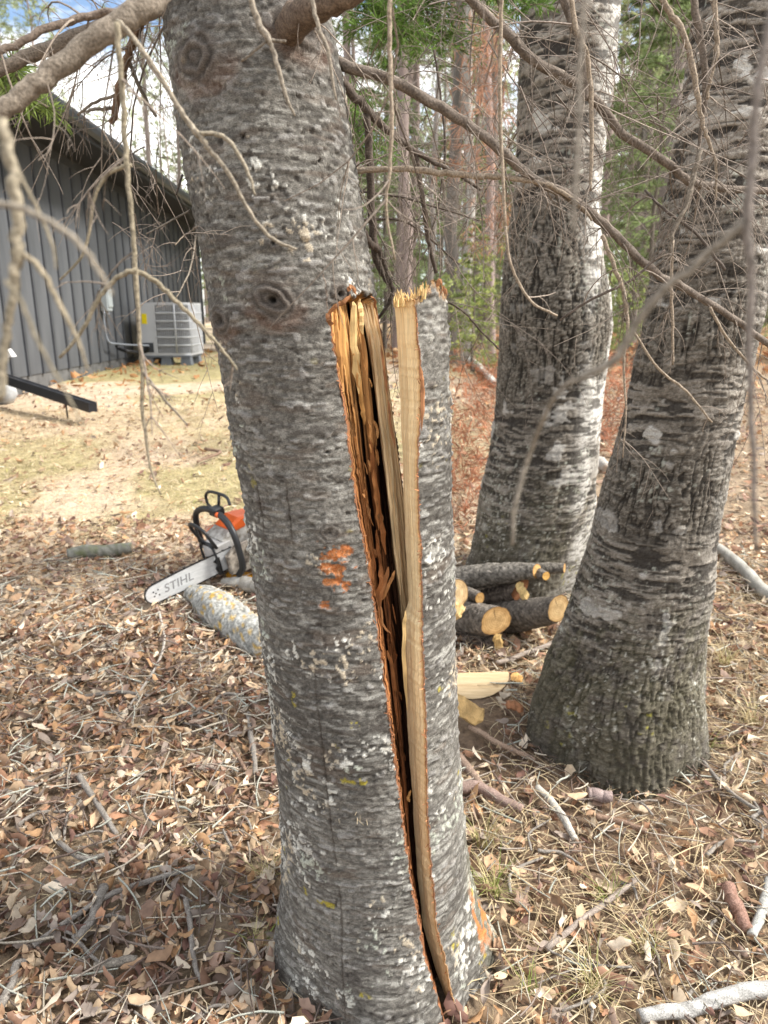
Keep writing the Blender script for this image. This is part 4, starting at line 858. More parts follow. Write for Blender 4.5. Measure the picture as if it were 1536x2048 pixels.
def cut_end(ring, ctr, colr, nrm, dome=.003, seed=0):
    n = len(ring); rg = [ctr + (ring - ctr) * k for k in (1, .93, .6, .25)]; V = np.concatenate(rg + [ctr[None]]); r = np.random.default_rng(seed); V = V + np.outer(r.normal(0, .0002, len(V)), nrm)
    F = [(a * n + j, a * n + (j + 1) % n, (a + 1) * n + (j + 1) % n, (a + 1) * n + j) for a in range(3) for j in range(n)] + [(3 * n + j, 3 * n + (j + 1) % n, 4 * n) for j in range(n)]
    c = np.tile(np.asarray(colr, float), (len(V), 1)); c[:n] = (.10, .06, .035); c[n:2 * n] *= (.72, .66, .58); kc = seed % n; c[2 * n + kc] *= .35; c[3 * n + kc] *= .3; c[2 * n:3 * n] *= .97; c[3 * n:] *= .82; return V, F, c
def log(name, label, pts, rpx, colA=(.07,.06,.05), colB=(.20,.17,.14), lich=.0, cut=None, cut0=None, group=None, n=48, seg=70, seed=0, tilt=None, cat='log', spots=None, moss=0, rough=.12, tilt0=None):
    """pts = (px, py, Y) along the log; rpx = radius in frame pixels at each point"""
    W_ = np.array([at(*p) for p in pts]); rm_ = np.array([r * mpp(p[1], p[2]) for r, p in zip(np.broadcast_to(rpx, len(pts)), pts)])
    P = smooth_line(W_, seg); tt = np.linspace(0, len(pts) - 1, seg); r = np.interp(tt, np.arange(len(pts)), rm_)
    base = P[len(P) // 2].copy(); base[2] = P[:, 2].min() - r.max(); T = thing(name, label, cat, tuple(base), group)
    V, F, c = bark_tube(P, r, n, colA, colB, lich, seed + 500, rough, spots, moss)
    for end, colr, tl in ((-1, cut, tilt), (0, cut0, tilt0)):
        if tl is not None:                                    # shear the end so that the cut faces tl
            ax = P[end] - P[end - 1 if end else 1]; ax /= np.linalg.norm(ax); nv = np.array(tl, float); nv /= np.linalg.norm(nv)
            rngs = range(seg - 6, seg) if end else range(6)
            for q, w in zip(rngs, (np.linspace(.25, 1, 6) if end else np.linspace(1, .25, 6))):
                dd = V[q] - P[q]; V[q] = V[q] - np.outer((dd @ nv) / (ax @ nv), ax) * w
    obj('bark', mesh('bark', V.reshape(-1, 3) - base, F, M_LOG, c.reshape(-1, 3)), T)
    for end, colr in ((-1, cut), (0, cut0)):
        nb = V[end].mean(0); ax = P[end] - P[end - 1 if end else 1]; ax /= np.linalg.norm(ax)
        cv, cf, cc = cut_end(V[end], nb, colr or (.22, .17, .12), ax, seed=seed)
        o = obj('cut_end', mesh('cut_end', cv - nb, cf, M_CUT, cc), T); o.location = nb - base
    return T
OAK = (.58, .385, .18); PALE = (.68, .52, .31); DULL = (.44, .31, .17)
BK1, BK2 = (.06, .053, .045), (.24, .21, .18)
GL = 'cut logs stacked against the birch'
log('log', 'stacked log with a bright orange round cut end, largest of the pile', [(880,1226,2.62),(930,1234,2.55),(992,1242,2.42)], [36,34,30], BK1, BK2, .07, OAK, None, GL, seed=1, tilt=(.25,-1,.08), rough=.16)
log('log', 'thick dark log lying lowest, under the log with the bright orange end', [(860,1282,2.66),(930,1286,2.55),(1000,1288,2.47)], [38,37,34], (.04,.033,.027), (.19,.15,.12), .03, DULL, None, GL, seed=2, tilt=(1,-.35,0))
log('log', 'dark barked log with a tan cut end touching the leaning birch', [(985,1240,2.62),(1050,1230,2.52),(1117,1217,2.42)], [33,31,26], BK1, (.19,.165,.14), .04, (.52,.37,.19), None, GL, seed=3, tilt=(.55,-1,.1))
log('log', 'lichen crusted log on top of the pile with two small sawn stubs', [(890,1166,2.72),(960,1152,2.66),(1030,1144,2.6),(1074,1142,2.55)], [26,24,20,14], BK1, (.24,.22,.19), .10, (.60,.38,.16), None, GL, seed=4, tilt=(.75,-.8,.2))
log('log', 'thin lichen spotted branch log reaching past the top of the pile', [(1040,1140,2.78),(1085,1137,2.76),(1129,1136,2.74)], [14,12,10], BK1, (.22,.2,.17), .08, (.45,.28,.12), None, GL, seed=5, tilt=(1,-.5,.1))
log('log', 'small dark log with brown end tucked between the top and bottom logs', [(915,1182,2.64),(940,1190,2.58),(960,1196,2.52)], [15,14,12], BK1, BK2, .0, (.42,.26,.10), None, GL, seed=6, tilt=(.7,-1,.1))
log('log', 'dark log with a splintered reddish end in the middle of the pile', [(960,1200,2.7),(1000,1190,2.66),(1040,1180,2.6)], [24,24,19], (.045,.036,.03), (.17,.14,.115), .0, (.26,.12,.06), None, GL, seed=7, tilt=(.6,-1,-.3))
log('log', 'pale sawn log end half hidden behind the split slab', [(868,1175,2.55),(890,1184,2.46),(908,1190,2.38)], [34,34,33], BK1, BK2, .0, PALE, None, GL, seed=8, tilt=(.55,-1,.05))
log('log', 'log stub with a small orange sawn face below the top log', [(1060,1140,2.62),(1078,1147,2.56),(1092,1152,2.5)], [12,11,9], BK1, BK2, .0, (.66,.40,.13), None, GL, seed=9, tilt=(.4,-1,.1), seg=14)
def chip(name, label, pts, w, th, colr, seed, cat='wood chip', group=None):
    P = smooth_line([at(*p) for p in pts], 10); tt = np.linspace(0, 1, 10); base = P[5].copy(); base[2] = P[:, 2].min()
    V, F = tube(P - base, w / 2 * np.clip(np.minimum(tt * 6 + .3, (1 - tt) * 6 + .3), 0, 1), 7, True, th / w, (1, .2, .3)); T = thing(name, label, cat, tuple(base), group)
    V = V + RNG.normal(0, w * .045, V.shape); obj('wood', mesh('wood', V, F, M_VWOOD, np.asarray(colr) * (.7 + .6 * RNG.random((len(V), 1))), False), T); return T
chip('wood_splinter', 'pale splinter hanging below the bright orange log end', [(992,1268,2.40),(997,1290,2.41),(1000,1314,2.43)], .035, .012, (.56,.38,.16), 1)
chip('wood_splinter', 'pale upright wood sliver beside the splintered reddish log end', [(1036,1165,2.56),(1044,1182,2.55),(1054,1198,2.55)], .035, .012, (.62,.45,.20), 2)
chip('wood_splinter', 'torn pale wood tongue on the log end behind the slab', [(902,1215,2.36),(912,1222,2.36),(922,1230,2.37)], .06, .02, (.64,.45,.21), 3)
# half-round slice standing on its bark edge
ps = gnd(966, 1398); Ys_ = float(ps[1]); sl_ = thing('wood_slice', 'half round slab of fresh pale wood with straight top edge lying before the logs', 'wood slab', tuple(ps))
mb = MB(); pr = [(860,1350),(930,1349),(1018,1347),(1017,1360),(1010,1372),(1000,1381),(985,1390),(965,1396),(945,1398),(920,1396),(890,1392),(860,1380)]
fr_ = np.array([at(x, y, Ys_ + .0016 * (1398 - y)) for x, y in pr]) - ps; bk_ = fr_ + np.array([.01, .07, -.03]); npn = len(pr)
mb.add(np.concatenate([fr_, bk_]), [tuple(range(npn))[::-1]] + [(i, i + 1, npn + i + 1, npn + i) for i in (0, 1)]); mb.build('sawn_face', wood_mat('pale_plank', [(.25, (.44, .31, .17)), (.5, (.58, .44, .26)), (.75, (.66, .53, .34))], 1.0, (8, 60, 190), .002), sl_, False)
mb = MB(); mb.add(np.concatenate([fr_ * 1.0, bk_]), [(i, (i + 1) % npn, npn + (i + 1) % npn, npn + i) for i in range(2, npn)] + [tuple(range(npn, 2 * npn))]); mb.build('bark_edge', M_RED, sl_, False)
chip('splintered_chunk', 'splintered tan wood chunk leaning below the half round slab', [(900,1400,1.98),(930,1418,1.96),(966,1440,1.94)], .06, .03, (.50,.33,.14), 4)
chip('splintered_chunk', 'small reddish bark chip beside the half round slab', [(1012,1408,2.0),(1030,1412,1.99),(1046,1420,1.98)], .03, .015, (.26,.12,.06), 5)
chip('wood_chip', 'orange wood chip lying between slab and leaning birch', [(1022,1352,2.2),(1034,1356,2.19),(1044,1362,2.18)], .035, .012, (.55,.32,.12), 6)

LI = (.30, .29, .26); GREYB = ((.13, .115, .10), (.30, .275, .245)); BROWN = ((.13, .085, .06), (.28, .19, .14))
def stick(label, pts, rpx, pal=GREYB, lich=.0, name='stick', lift=.6, seed=0, group=None, spots=None, cat='stick', moss=0, n=9, cut=None, forks=(), rough=.14):
    """a stick lying on the ground, traced by points on the ground"""
    W_ = []; rm_ = []
    for (x, y), r in zip(pts, np.broadcast_to(rpx, len(pts))):
        p = gnd(x, y); rr_ = r * mpp(y, p[1]); p[2] += rr_ * lift + .018; W_.append(p); rm_.append(rr_)
    seg = 60 if n > 15 else max(12, 7 * len(pts)); P = smooth_line(W_, seg); r = np.interp(np.linspace(0, len(pts) - 1, seg), np.arange(len(pts)), rm_)
    P = P + np.stack([vn(np.linspace(0, 5, seg), k + .5, 0, seed) - .5 for k in range(3)], 1) * r[:, None] * (.55 if n > 15 else .8)
    base = P[seg // 2].copy(); base[2] = P[:, 2].min() - r.max(); V, F, c = bark_tube(P - base, r, n, pal[0], pal[1], lich, seed + 900, rough, spots, moss)
    V = V.reshape(-1, 3); Vc = np.concatenate([V, [P[0] - base, P[-1] - base]]); k = len(V); m = seg
    Ft = [tuple(f) for f in F] + [(j, k, (j + 1) % n) for j in range(n)] + [((m - 1) * n + j, (m - 1) * n + (j + 1) % n, k + 1) for j in range(n)]
    cc = np.concatenate([c.reshape(-1, 3), np.tile(np.array(cut or (.30, .22, .15)), (2, 1))])
    o = obj(name, mesh(name, Vc, Ft, M_LOG if n > 15 else M_TWIG, cc)); o.location = base; return tag(o, label, cat, group)
SKS = [
 ('long pale lichen stick slanting across the leaf litter beside the trunk foot', [(70,1906),(150,1850),(240,1797),(330,1768),(392,1752)], [6,5.5,5.5,5,6], GREYB, .05),
 ('short thick grey stick lying flat near the bottom edge', [(188,1958),(230,1945),(275,1936)], [10,9,7], ((.16,.14,.115),(.27,.24,.20)), -.1),
 ('upright looking lichen stick beside the trunk foot', [(374,1812),(384,1890),(394,1955),(412,1992)], [5.5,5.5,5,4], GREYB, .08),
 ('bent lichen spotted stick in the brown leaves midway down the litter', [(158,1565),(200,1630),(236,1684)], [6.5,6,5], GREYB, .07),
 ('thick lichen crusted stick crossing under the long pale stick', [(214,1788),(188,1850),(160,1896)], [10,9,8], GREYB, .1),
 ('thin brown stick curving to the foot of the split trunk', [(410,1955),(450,1950),(500,1938),(530,1915)], [4,4,4,3], BROWN, -.1),
 ('lichen furred twig against the left flank of the trunk', [(498,1440),(505,1500),(512,1560)], [5,5.5,5], GREYB, .12),
 ('white speckled birch stick with a bend below the leaning birch', [(1074,1590),(1108,1628),(1132,1660),(1150,1696)], [7,8,8,7], ((.28,.26,.23),(.52,.49,.43)), .0),
 ('thick weathered brown branch sticking out from behind the slab', [(905,1585),(960,1598),(1042,1634)], [12,12,9], ((.16,.11,.09),(.30,.22,.19)), -.1),
 ('brown branch propped on the weathered branch beside the slab', [(918,1530),(945,1566),(968,1600)], [10,9,7], ((.17,.12,.09),(.30,.22,.17)), -.1),
 ('long straight grey stick lying across the dry grass', [(1090,1914),(1180,1842),(1272,1774)], [6,6,5], ((.18,.15,.13),(.32,.27,.23)), -.06),
 ('brown stick with pale lichen patch in front of the leaning birch', [(1190,1648),(1240,1660),(1292,1678)], [7,6,5], BROWN, .03),
 ('stubby grey wood chunk at the foot of the leaning birch', [(1174,1606),(1198,1608),(1222,1614)], [12,13,11], ((.18,.13,.12),(.32,.26,.24)), -.08),
 ('stick with peeling bark pointing to the leaning birch foot', [(938,1466),(1005,1504),(1068,1532)], [6,6,5], ((.22,.15,.11),(.38,.28,.2)), .02),
 ('white birch log cut off by the bottom edge of the picture', [(1275,2056),(1400,2030),(1540,1995)], [13,15,16], ((.20,.195,.185),(.50,.49,.465)), .0),
 ('slab of reddish brown bark standing in the leaves at the far side', [(1452,1798),(1470,1840),(1492,1876)], [14,15,12], ((.16,.085,.06),(.30,.19,.15)), -.1),
 ('white lichened branch at the edge above the birch log', [(1536,1776),(1520,1840),(1500,1890)], [10,10,9], ((.22,.22,.205),(.46,.46,.43)), .08),
 ('slender branch lying between the log pile and the leaning birch', [(990,1338),(1060,1316),(1125,1286)], [5,5,4], ((.16,.13,.11),(.34,.29,.25)), -.05),
 ('thin grey stick running past the leaning birch to the edge', [(1372,1495),(1450,1590),(1540,1650)], [4,4,3.5], GREYB, -.05),
 ('mossy short log lying alone on the straw lawn', [(140,1122),(200,1116),(266,1110)], [13,15,11], ((.09,.09,.075),(.24,.24,.21)), .06),
 ('massive lichen covered limb stump with yellow lichen beside the trunk', [(384,1196),(408,1212),(436,1232),(474,1264),(545,1318)], [16,30,37,40,36], ((.13,.13,.12),(.46,.46,.43)), .03),
 ('grey limb piece lying behind the yellow lichened limb', [(448,1176),(490,1184),(540,1200)], [9,16,17], ((.20,.18,.15),(.42,.41,.38)), .04),
 ('thin curved twig looping over the leaves below the saw', [(318,1232),(330,1290),(312,1345),(262,1420)], [2.6,2.6,2.4,2], ((.28,.25,.22),(.46,.42,.37)), -.1),
 ('fallen pale birch pole sloping away at the edge', [(1415,1098),(1480,1150),(1545,1215)], [11,13,14], ((.20,.19,.165),(.38,.37,.335)), .0),
 ('pale cut branch end showing between the two birches', [(1180,926),(1212,946)], [9,11], ((.30,.28,.25),(.5,.48,.44)), .0),
 ('white fallen branch on the ground beyond the split slab', [(925,716),(960,744),(992,774)], [7,7,6], ((.40,.38,.34),(.60,.57,.52)), .0),
 ('dark twiggy stick lying flat on the lawn', [(410,905),(440,912),(395,930)], [3,3,2], BROWN, .0),
 ('forked lichen stick near the bottom corner', [(0,2040),(25,1990),(40,1945),(60,1940)], [10,9,8,5], GREYB, .08),
 ('grey stick half buried under brown leaves near the long pale stick', [(120,1700),(170,1730),(235,1718)], [5,5,4], GREYB, .03),
 ('bleached stick lying along the lawn edge of the leaves', [(170,1405),(230,1396),(300,1402)], [4,4,3], GREYB, .02)]
for k, (lb, pts, r, pal, li_) in enumerate(SKS):
    big = max(r) > 20
    stick(lb, pts, r, pal, li_, 'fallen_limb' if big else 'stick', .2 if big else .6, k, None, (.42, .27, .05) if 'yellow' in lb and 'massive' in lb else None, 'limb' if big else 'stick', .5 if 'mossy' in lb else 0, 40 if big else 9, rough=.15 if big else .14)
rs_ = np.random.default_rng(77)
for k in range(70):
    x, y = (rs_.uniform(0, 540), rs_.uniform(1330, 2040)) if k < 44 else (rs_.uniform(960, 1530), rs_.uniform(1560, 2040))
    if 1060 < x < 1390 and y < 1640: continue
    a, L = rs_.uniform(0, 6.28), rs_.uniform(45, 130) * (y / 1700); b = rs_.normal(0, .5)
    pts = [(x, y), (x + math.cos(a) * L * .5, y + math.sin(a) * L * .35), (x + math.cos(a + b) * L, y + math.sin(a + b) * L * .7)]
    if any(520 < q[0] < 1000 or q[1] > 2200 for q in pts): continue
    stick('small grey twig lying loose among the brown leaves', pts, rs_.uniform(2.2, 4.6) * np.array([1, .9, .6]), GREYB if rs_.random() < .75 else BROWN, rs_.uniform(-.1, .09), 'fallen_twig', .8, 200 + k, 'twigs lying in the leaf litter', cat='twig', n=7)
# ================================================================== the chainsaw
pT, pB = gnd(286, 1212), gnd(452, 1160)
dS = (pT - pB)[:2]; angS = math.atan2(dS[1], dS[0]); LB = float(np.hypot(*dS)); SCL = 1.18
SAW = thing('chainsaw', 'orange and white chainsaw with black wrap handle resting on the leaves', 'chainsaw', tuple(pB + (0, 0, .012)))
SAW.rotation_euler = (0, math.radians(12), angS); SAW.location.z += .035
M_SBAR, t_, b_ = newmat('guide_bar_steel', .38, .5); b_.inputs['Metallic'].default_value = .35
n_ = noise(t_, (6, 1, 30), 6, 5); t_.links.new(ramp(t_, n_.outputs[0], [(.3, (.50, .52, .53)), (.7, (.66, .67, .68))]), b_.inputs['Base Color'])
M_SBLK = simple('black_plastic', (.016, .017, .019), .42, 0, .25, 40, .45); M_SOR = simple('orange_plastic', (.62, .105, .015), .42, 0, .15, 15, .45)
M_SWH = simple('stained_white_plastic', (.26, .22, .175), .6, 0, .45, 34, .3, c2=(.60, .585, .55)); M_GRM = simple('oily_sawdust_grime', (.05, .028, .015), .85, 0, .6, 45, bmp=.004, c2=(.42, .37, .31))
M_SIL = simple('muffler_metal', (.45, .44, .43), .5, .2, .25, 20); M_CHN = simple('chain_steel', (.035, .034, .034), .45, .6, .4, 90); M_INK = simple('grey_ink', (.19, .19, .195), .6, 0, .1, 20)
M_AMB = simple('amber_plastic', (.65, .30, .02), .5, 0, .15, 15)
# local frame: x towards the bar's nose, y to the left of the bar, z up; the camera sees the +y side
LBAR = LB / 1.0; bz0, bh = .075, .043
def bar_outline(n=14, grow=0.0):
    a = np.linspace(np.pi / 2, -np.pi / 2, n); tip = [(LBAR - .045 + (.045 + grow) * math.cos(q), bz0 + (bh * .92 + grow) * math.sin(q)) for q in a]
    return np.array([(-.03, bz0 + bh + grow)] + [(LBAR * .5, bz0 + bh * 1.04 + grow)] + tip + [(LBAR * .5, bz0 - bh * 1.04 - grow), (-.03, bz0 - bh - grow)])
def extr(P, y0, y1, bev=0.0):
    n = len(P); rings = [(y0, bev), (y0 + bev, 0), (y1 - bev, 0), (y1, bev)] if bev else [(y0, 0), (y1, 0)]; c = P.mean(0); V = []
    for y, b in rings:
        Q = P - (P - c) / (np.linalg.norm(P - c, axis=1)[:, None] + 1e-9) * b; V += [(x, y, z) for x, z in Q]
    m = len(rings); F = [(r * n + i, r * n + (i + 1) % n, (r + 1) * n + (i + 1) % n, (r + 1) * n + i) for r in range(m - 1) for i in range(n)]
    return V, F + [tuple(range(n - 1, -1, -1)), tuple((m - 1) * n + i for i in range(n))]
YB = .055                                                    # the bar sits on the +y flank
TILT = Matrix.Rotation(0, 4, 'X')
bar = MB().add(*extr(bar_outline(), YB - .0025, YB + .0025)).build('guide_bar', M_SBAR, SAW, False)
for x, z in ((LBAR - .045, 0), (LBAR - .058, .012), (LBAR - .058, -.012), (LBAR - .036, .010), (LBAR - .036, -.010)):
    MB().tube([(x, YB + .0024, bz0 + z), (x, YB + .0034, bz0 + z)], .0035, 8).build('rivet', M_CHN, bar)
ch = MB(); ol_ = bar_outline(22, .004); sg = np.r_[0, np.cumsum(np.linalg.norm(np.diff(ol_, axis=0), axis=1))]
for k, s_ in enumerate(np.arange(0, sg[-1], .0125)):
    x, z = np.interp(s_, sg, ol_[:, 0]), np.interp(s_, sg, ol_[:, 1]); x2, z2 = np.interp(s_ + .011, sg, ol_[:, 0]), np.interp(s_ + .011, sg, ol_[:, 1]); d = np.array([x2 - x, z2 - z]); d /= np.linalg.norm(d) + 1e-9; nn = np.array([-d[1], d[0]]); hgt = .0085 if k % 3 == 0 else .0045
    P = np.array([(x, z), (x2, z2), (x2 + nn[0] * hgt, z2 + nn[1] * hgt), (x + nn[0] * (hgt * .6), z + nn[1] * (hgt * .6))]) - nn * .003
    ch.add(*extr(P, YB - .0045, YB + .0045))
tag(ch.build('chain', M_CHN, SAW, False), kind='stuff')
fc_ = bpy.data.curves.new('lettering', 'FONT'); fc_.body = 'STIHL'; fc_.size = .052; fc_.shear = .18; fc_.extrude = .0003; fc_.offset = .0004; fc_.space_character = 1.05; fc_.align_x = 'CENTER'; fc_.align_y = 'CENTER'
fo = bpy.data.objects.new('tmp_letters', fc_); COL.objects.link(fo); bpy.context.view_layer.update()
me_ = bpy.data.meshes.new_from_object(fo.evaluated_get(bpy.context.evaluated_depsgraph_get())); bpy.data.objects.remove(fo)
me_.materials.clear(); me_.materials.append(M_INK); lo_ = obj('lettering', me_, bar)
lo_.matrix_local = Matrix.Translation((LBAR * .62, YB + .0031, bz0)) @ Matrix(((-1, 0, 0, 0), (0, 0, 1, 0), (0, 1, 0, 0), (0, 0, 0, 1)))
# power head
S_ = SCL
def P2(*q): return np.array(q, float) * S_
MB().add(*extr(P2((.0,.02),(.0,.135),(-.05,.165),(-.16,.165),(-.25,.12),(-.27,.03),(-.22,.0),(-.03,.0)), -.085 * S_, .045 * S_, .010)).build('engine_housing', M_SWH, SAW, False)
MB().add(*extr(P2((.015,.012),(.015,.085),(-.03,.112),(-.11,.108),(-.15,.06),(-.14,.015),(-.10,.0),(-.01,.0)), .058 * S_, .085 * S_, .006)).build('sprocket_cover', M_GRM, SAW, False)
sc_ = MB().add(*extr(P2((-.115,.03),(-.115,.10),(-.165,.105),(-.19,.07),(-.185,.03)), .046 * S_, .070 * S_, .005)).build('vent_cover', M_SWH, SAW, False)
for k in range(7): MB().bbox((-.18 * S_ + k * .010, .0705 * S_, .04 * S_), (-.18 * S_ + k * .010 + .004, .073 * S_, .092 * S_), .0006).build('vent_slat', M_SBLK, sc_, False)
MB().add(*extr(P2((.045,.045),(.045,.115),(.030,.130),(-.03,.132),(-.03,.045)), -.045 * S_, .048 * S_, .006)).build('muffler', M_SIL, SAW, False)
mf = MB(); fr = [P2(*q) for q in ((-.045,.04),(-.045,.125),(.050,.125),(.050,.04))]
mf.tube(smooth_line([(.048 * S_, a[0], a[1]) for a in fr + fr[:1]], 40), .006, 6, cap=False).build('muffler_shield', M_SBLK, SAW)
MB().add(*extr(P2((-.05,.152),(-.035,.170),(-.09,.196),(-.19,.178),(-.26,.135),(-.25,.118),(-.16,.150)), -.07 * S_, .045 * S_, .014)).build('top_cover', M_SOR, SAW, False)
MB().add(*extr(P2((-.005,.03),(-.005,.13),(-.06,.15),(-.15,.14),(-.17,.05),(-.12,.02)), -.112 * S_, -.088 * S_, .008)).build('starter_cover', M_SWH, SAW, False)
MB().add(*extr(P2((-.01,.06),(-.01,.13),(-.055,.145),(-.085,.11),(-.07,.06)), -.118 * S_, -.1125 * S_, .003)).build('starter_badge', M_SOR, SAW, False)
MB().add(*extr(P2((.050,.02),(.058,.05),(.046,.062),(.060,.078),(.044,.088),(.034,.088),(.034,.02)), .050 * S_, .056 * S_)).build('bumper_spike', M_CHN, SAW, False)
WID = 1.36
wh = [( .0,.078,.012),(-.01,.098,.05),(-.012,.100,.12),(-.015,.088,.185),(-.02,.05,.225),(-.022,-.01,.240),(-.02,-.07,.232),(-.015,-.115,.20),(-.012,-.128,.14),(-.012,-.126,.075),(-.02,-.108,.045),(-.03,-.085,.040)]
MB().tube(smooth_line(np.array(wh) * S_ * (1, WID, 1), 70), .0125 * S_, 12).build('wrap_handle', M_SBLK, SAW)
gd = [(.035,.055,.128),(.050,.060,.165),(.062,.055,.200),(.066,.03,.214),(.066,-.03,.216),(.062,-.058,.202),(.050,-.064,.165),(.035,-.05,.130)]
gu = MB(); gu.tube(smooth_line(np.array(gd) * S_, 40), .0065 * S_, 8, flat=1.6); gu.build('hand_guard', M_SBLK, SAW)
MB().tube(smooth_line(np.array([(.035,.05,.132),(.048,0,.138),(.035,-.05,.132)]) * S_, 14), .008 * S_, 8).build('guard_bar', M_SBLK, SAW)
MB().tube(smooth_line(np.array([(.058,0,.14),(.066,.0,.18),(.066,0,.214)]) * S_, 10), .005 * S_, 6).build('guard_rib', M_SBLK, SAW)
rh = [(-.20,.03,.15),(-.26,.02,.21),(-.33,.0,.24),(-.40,-.01,.235),(-.43,-.01,.18),(-.42,-.01,.10),(-.36,0,.055),(-.26,0,.05)]
MB().tube(smooth_line(np.array(rh) * S_, 46), .016 * S_, 10).build('rear_handle', M_SOR, SAW)
# the second loop seen above the wrap handle
lp = [(-.06,-.128,.228),(-.062,-.13,.262),(-.065,-.10,.284),(-.066,-.03,.292),(-.066,.035,.288),(-.062,.055,.262)]
MB().tube(smooth_line(np.array(lp) * S_, 40), .0062 * S_, 8).build('upper_guard_loop', M_SBLK, SAW)
MB().tube(smooth_line(np.array([(-.06,-.128,.228),(-.05,-.09,.232),(-.03,-.03,.236)]) * S_, 12), .006 * S_, 8).build('loop_bar', M_SBLK, SAW)
MB().tube(np.array([(-.066,-.02,.291),(-.05,-.02,.24)]) * S_, .006 * S_, 8).build('loop_strut', M_SBLK, SAW)
MB().bbox(np.array((-.05,-.02,.225)) * S_, np.array((-.005,.03,.258)) * S_, .006).build('handle_clamp', M_SBLK, SAW, False)
MB().tube(np.array([(-.012,.032,.236),(-.012,.040,.240)]) * S_, .010 * S_, 12).build('clamp_knob', M_SOR, SAW)
pw = gnd(484, 1160); wd = thing('felling_wedge', 'amber plastic felling wedge tucked under the chainsaw', 'wedge', tuple(pw)); wd.rotation_euler = (0, 0, -.15)
MB().add([(-.055,-.03,0),(.06,-.03,0),(.06,.03,0),(-.055,.03,0),(-.065,-.028,.036),(.06,-.028,.026),(.06,.028,.026),(-.065,.028,.036),(-.07,-.028,.042),(-.05,-.028,.03)], [(0,3,2,1),(4,5,6,7),(0,1,5,4),(1,2,6,5),(2,3,7,6),(3,0,4,7)]).build('wedge_body', M_AMB, wd, False)
# ================================================================== limbs and dead twigs of the fir
class Twigs:
    """thin curved twigs collected into one mesh"""
    def __init__(s, seed): s.V = []; s.F = []; s.C = []; s.n = 0; s.r = np.random.default_rng(seed)
    def line(s, P, r0, r1, k=3, c=(.2, .17, .14)):
        m = len(P); V, _ = tube(P, np.linspace(r0, r1, m), k, False); s.F.append(grid_faces(m, k, True) + s.n); s.V.append(V); s.n += len(V)
        s.C.append(np.tile(np.asarray(c, float), (len(V), 1)))
    def grow(s, p, d, L, r, lvl, droop=.9, c=(.2, .17, .14), kids=5, k=3):
        n = 7; P = [np.array(p, float)]; d = np.array(d, float) / np.linalg.norm(d); cv = s.r.normal(0, .16, 3)
        for i in range(n - 1):
            d = d + cv * .6 + np.array([0, 0, -droop * .13]) + s.r.normal(0, .05, 3); d /= np.linalg.norm(d); P.append(P[-1] + d * L / (n - 1))
        P = np.array(P); cc = np.asarray(c) * s.r.uniform(.7, 1.35); s.line(P, r, r * .35, k, cc)
        if lvl > 0:
            for q in range(s.r.poisson(kids)):
                i = s.r.integers(1, n - 1); t = P[i + 1 if i + 1 < n else i] - P[i - 1]; t /= np.linalg.norm(t); o = s.r.normal(0, 1, 3); o -= t * (o @ t); o /= np.linalg.norm(o)
                s.grow(P[i], t * .75 + o * .8, L * s.r.uniform(.25, .55), r * .55, lvl - 1, droop * 1.1, c, kids * .6, k)
    def mesh(s, name, mat=None): return mesh(name, np.concatenate(s.V), np.concatenate(s.F), mat or M_TWIG, np.concatenate(s.C))
def limb(pts, pal=((.10,.075,.055),(.24,.19,.15)), tw=0, tl=.25, seed=0, name='branch', parent=FIR, loc=FIRLOC, n=8, lich=-.06, droop=1.0, rough=.10, k=3, twr=.0011, tc=(.20,.165,.135)):
    """a limb through points (px, py, Y, radius px), with dead twigs along it"""
    W_ = np.array([at(a, b, c) for a, b, c, r in pts]); rm_ = np.array([r * mpp(b, c) for a, b, c, r in pts]); seg = max(8, int(5 * len(pts)))
    P = smooth_line(W_, seg); r = np.interp(np.linspace(0, len(pts) - 1, seg), np.arange(len(pts)), rm_); P = P + RNG.normal(0, 1, P.shape) * np.minimum(r * .2, .0006 + r * .04)[:, None]
    V, F, c = bark_tube(P - loc, r, n, pal[0], pal[1], lich, seed + 1300, rough); V = V.reshape(-1, 3); k0 = len(V)
    Vc = np.concatenate([V, [P[0] - loc, P[-1] - loc]]); Ft = [tuple(f) for f in F] + [(j, k0, (j + 1) % n) for j in range(n)] + [((seg - 1) * n + j, (seg - 1) * n + (j + 1) % n, k0 + 1) for j in range(n)]
    b = obj(name, mesh(name, Vc, Ft, M_TWIG, np.concatenate([c.reshape(-1, 3), [pal[1], pal[1]]])), parent)
    if tw:
        T = Twigs(seed + 50)
        for q in range(tw):
            i = T.r.integers(1, seg - 1); t = P[i + 1] - P[i - 1]; t /= np.linalg.norm(t); o = T.r.normal(0, 1, 3) * (1, 1, .7); o -= t * (o @ t); o /= np.linalg.norm(o)
            T.grow(P[i] - loc, t * .55 + o * .9, tl * T.r.lognormal(0, .4), twr * T.r.uniform(.8, 1.5), 2, droop, tc, 3.2, k)
        o = obj('twigs', T.mesh('twigs'), b); tag(o, kind='stuff')
    return b
RB = ((.085, .066, .052), (.245, .205, .17)); GB = ((.11, .09, .07), (.27, .235, .19)); LB_ = ((.20, .155, .11), (.36, .30, .235)); DB_ = ((.055, .043, .034), (.15, .12, .10))
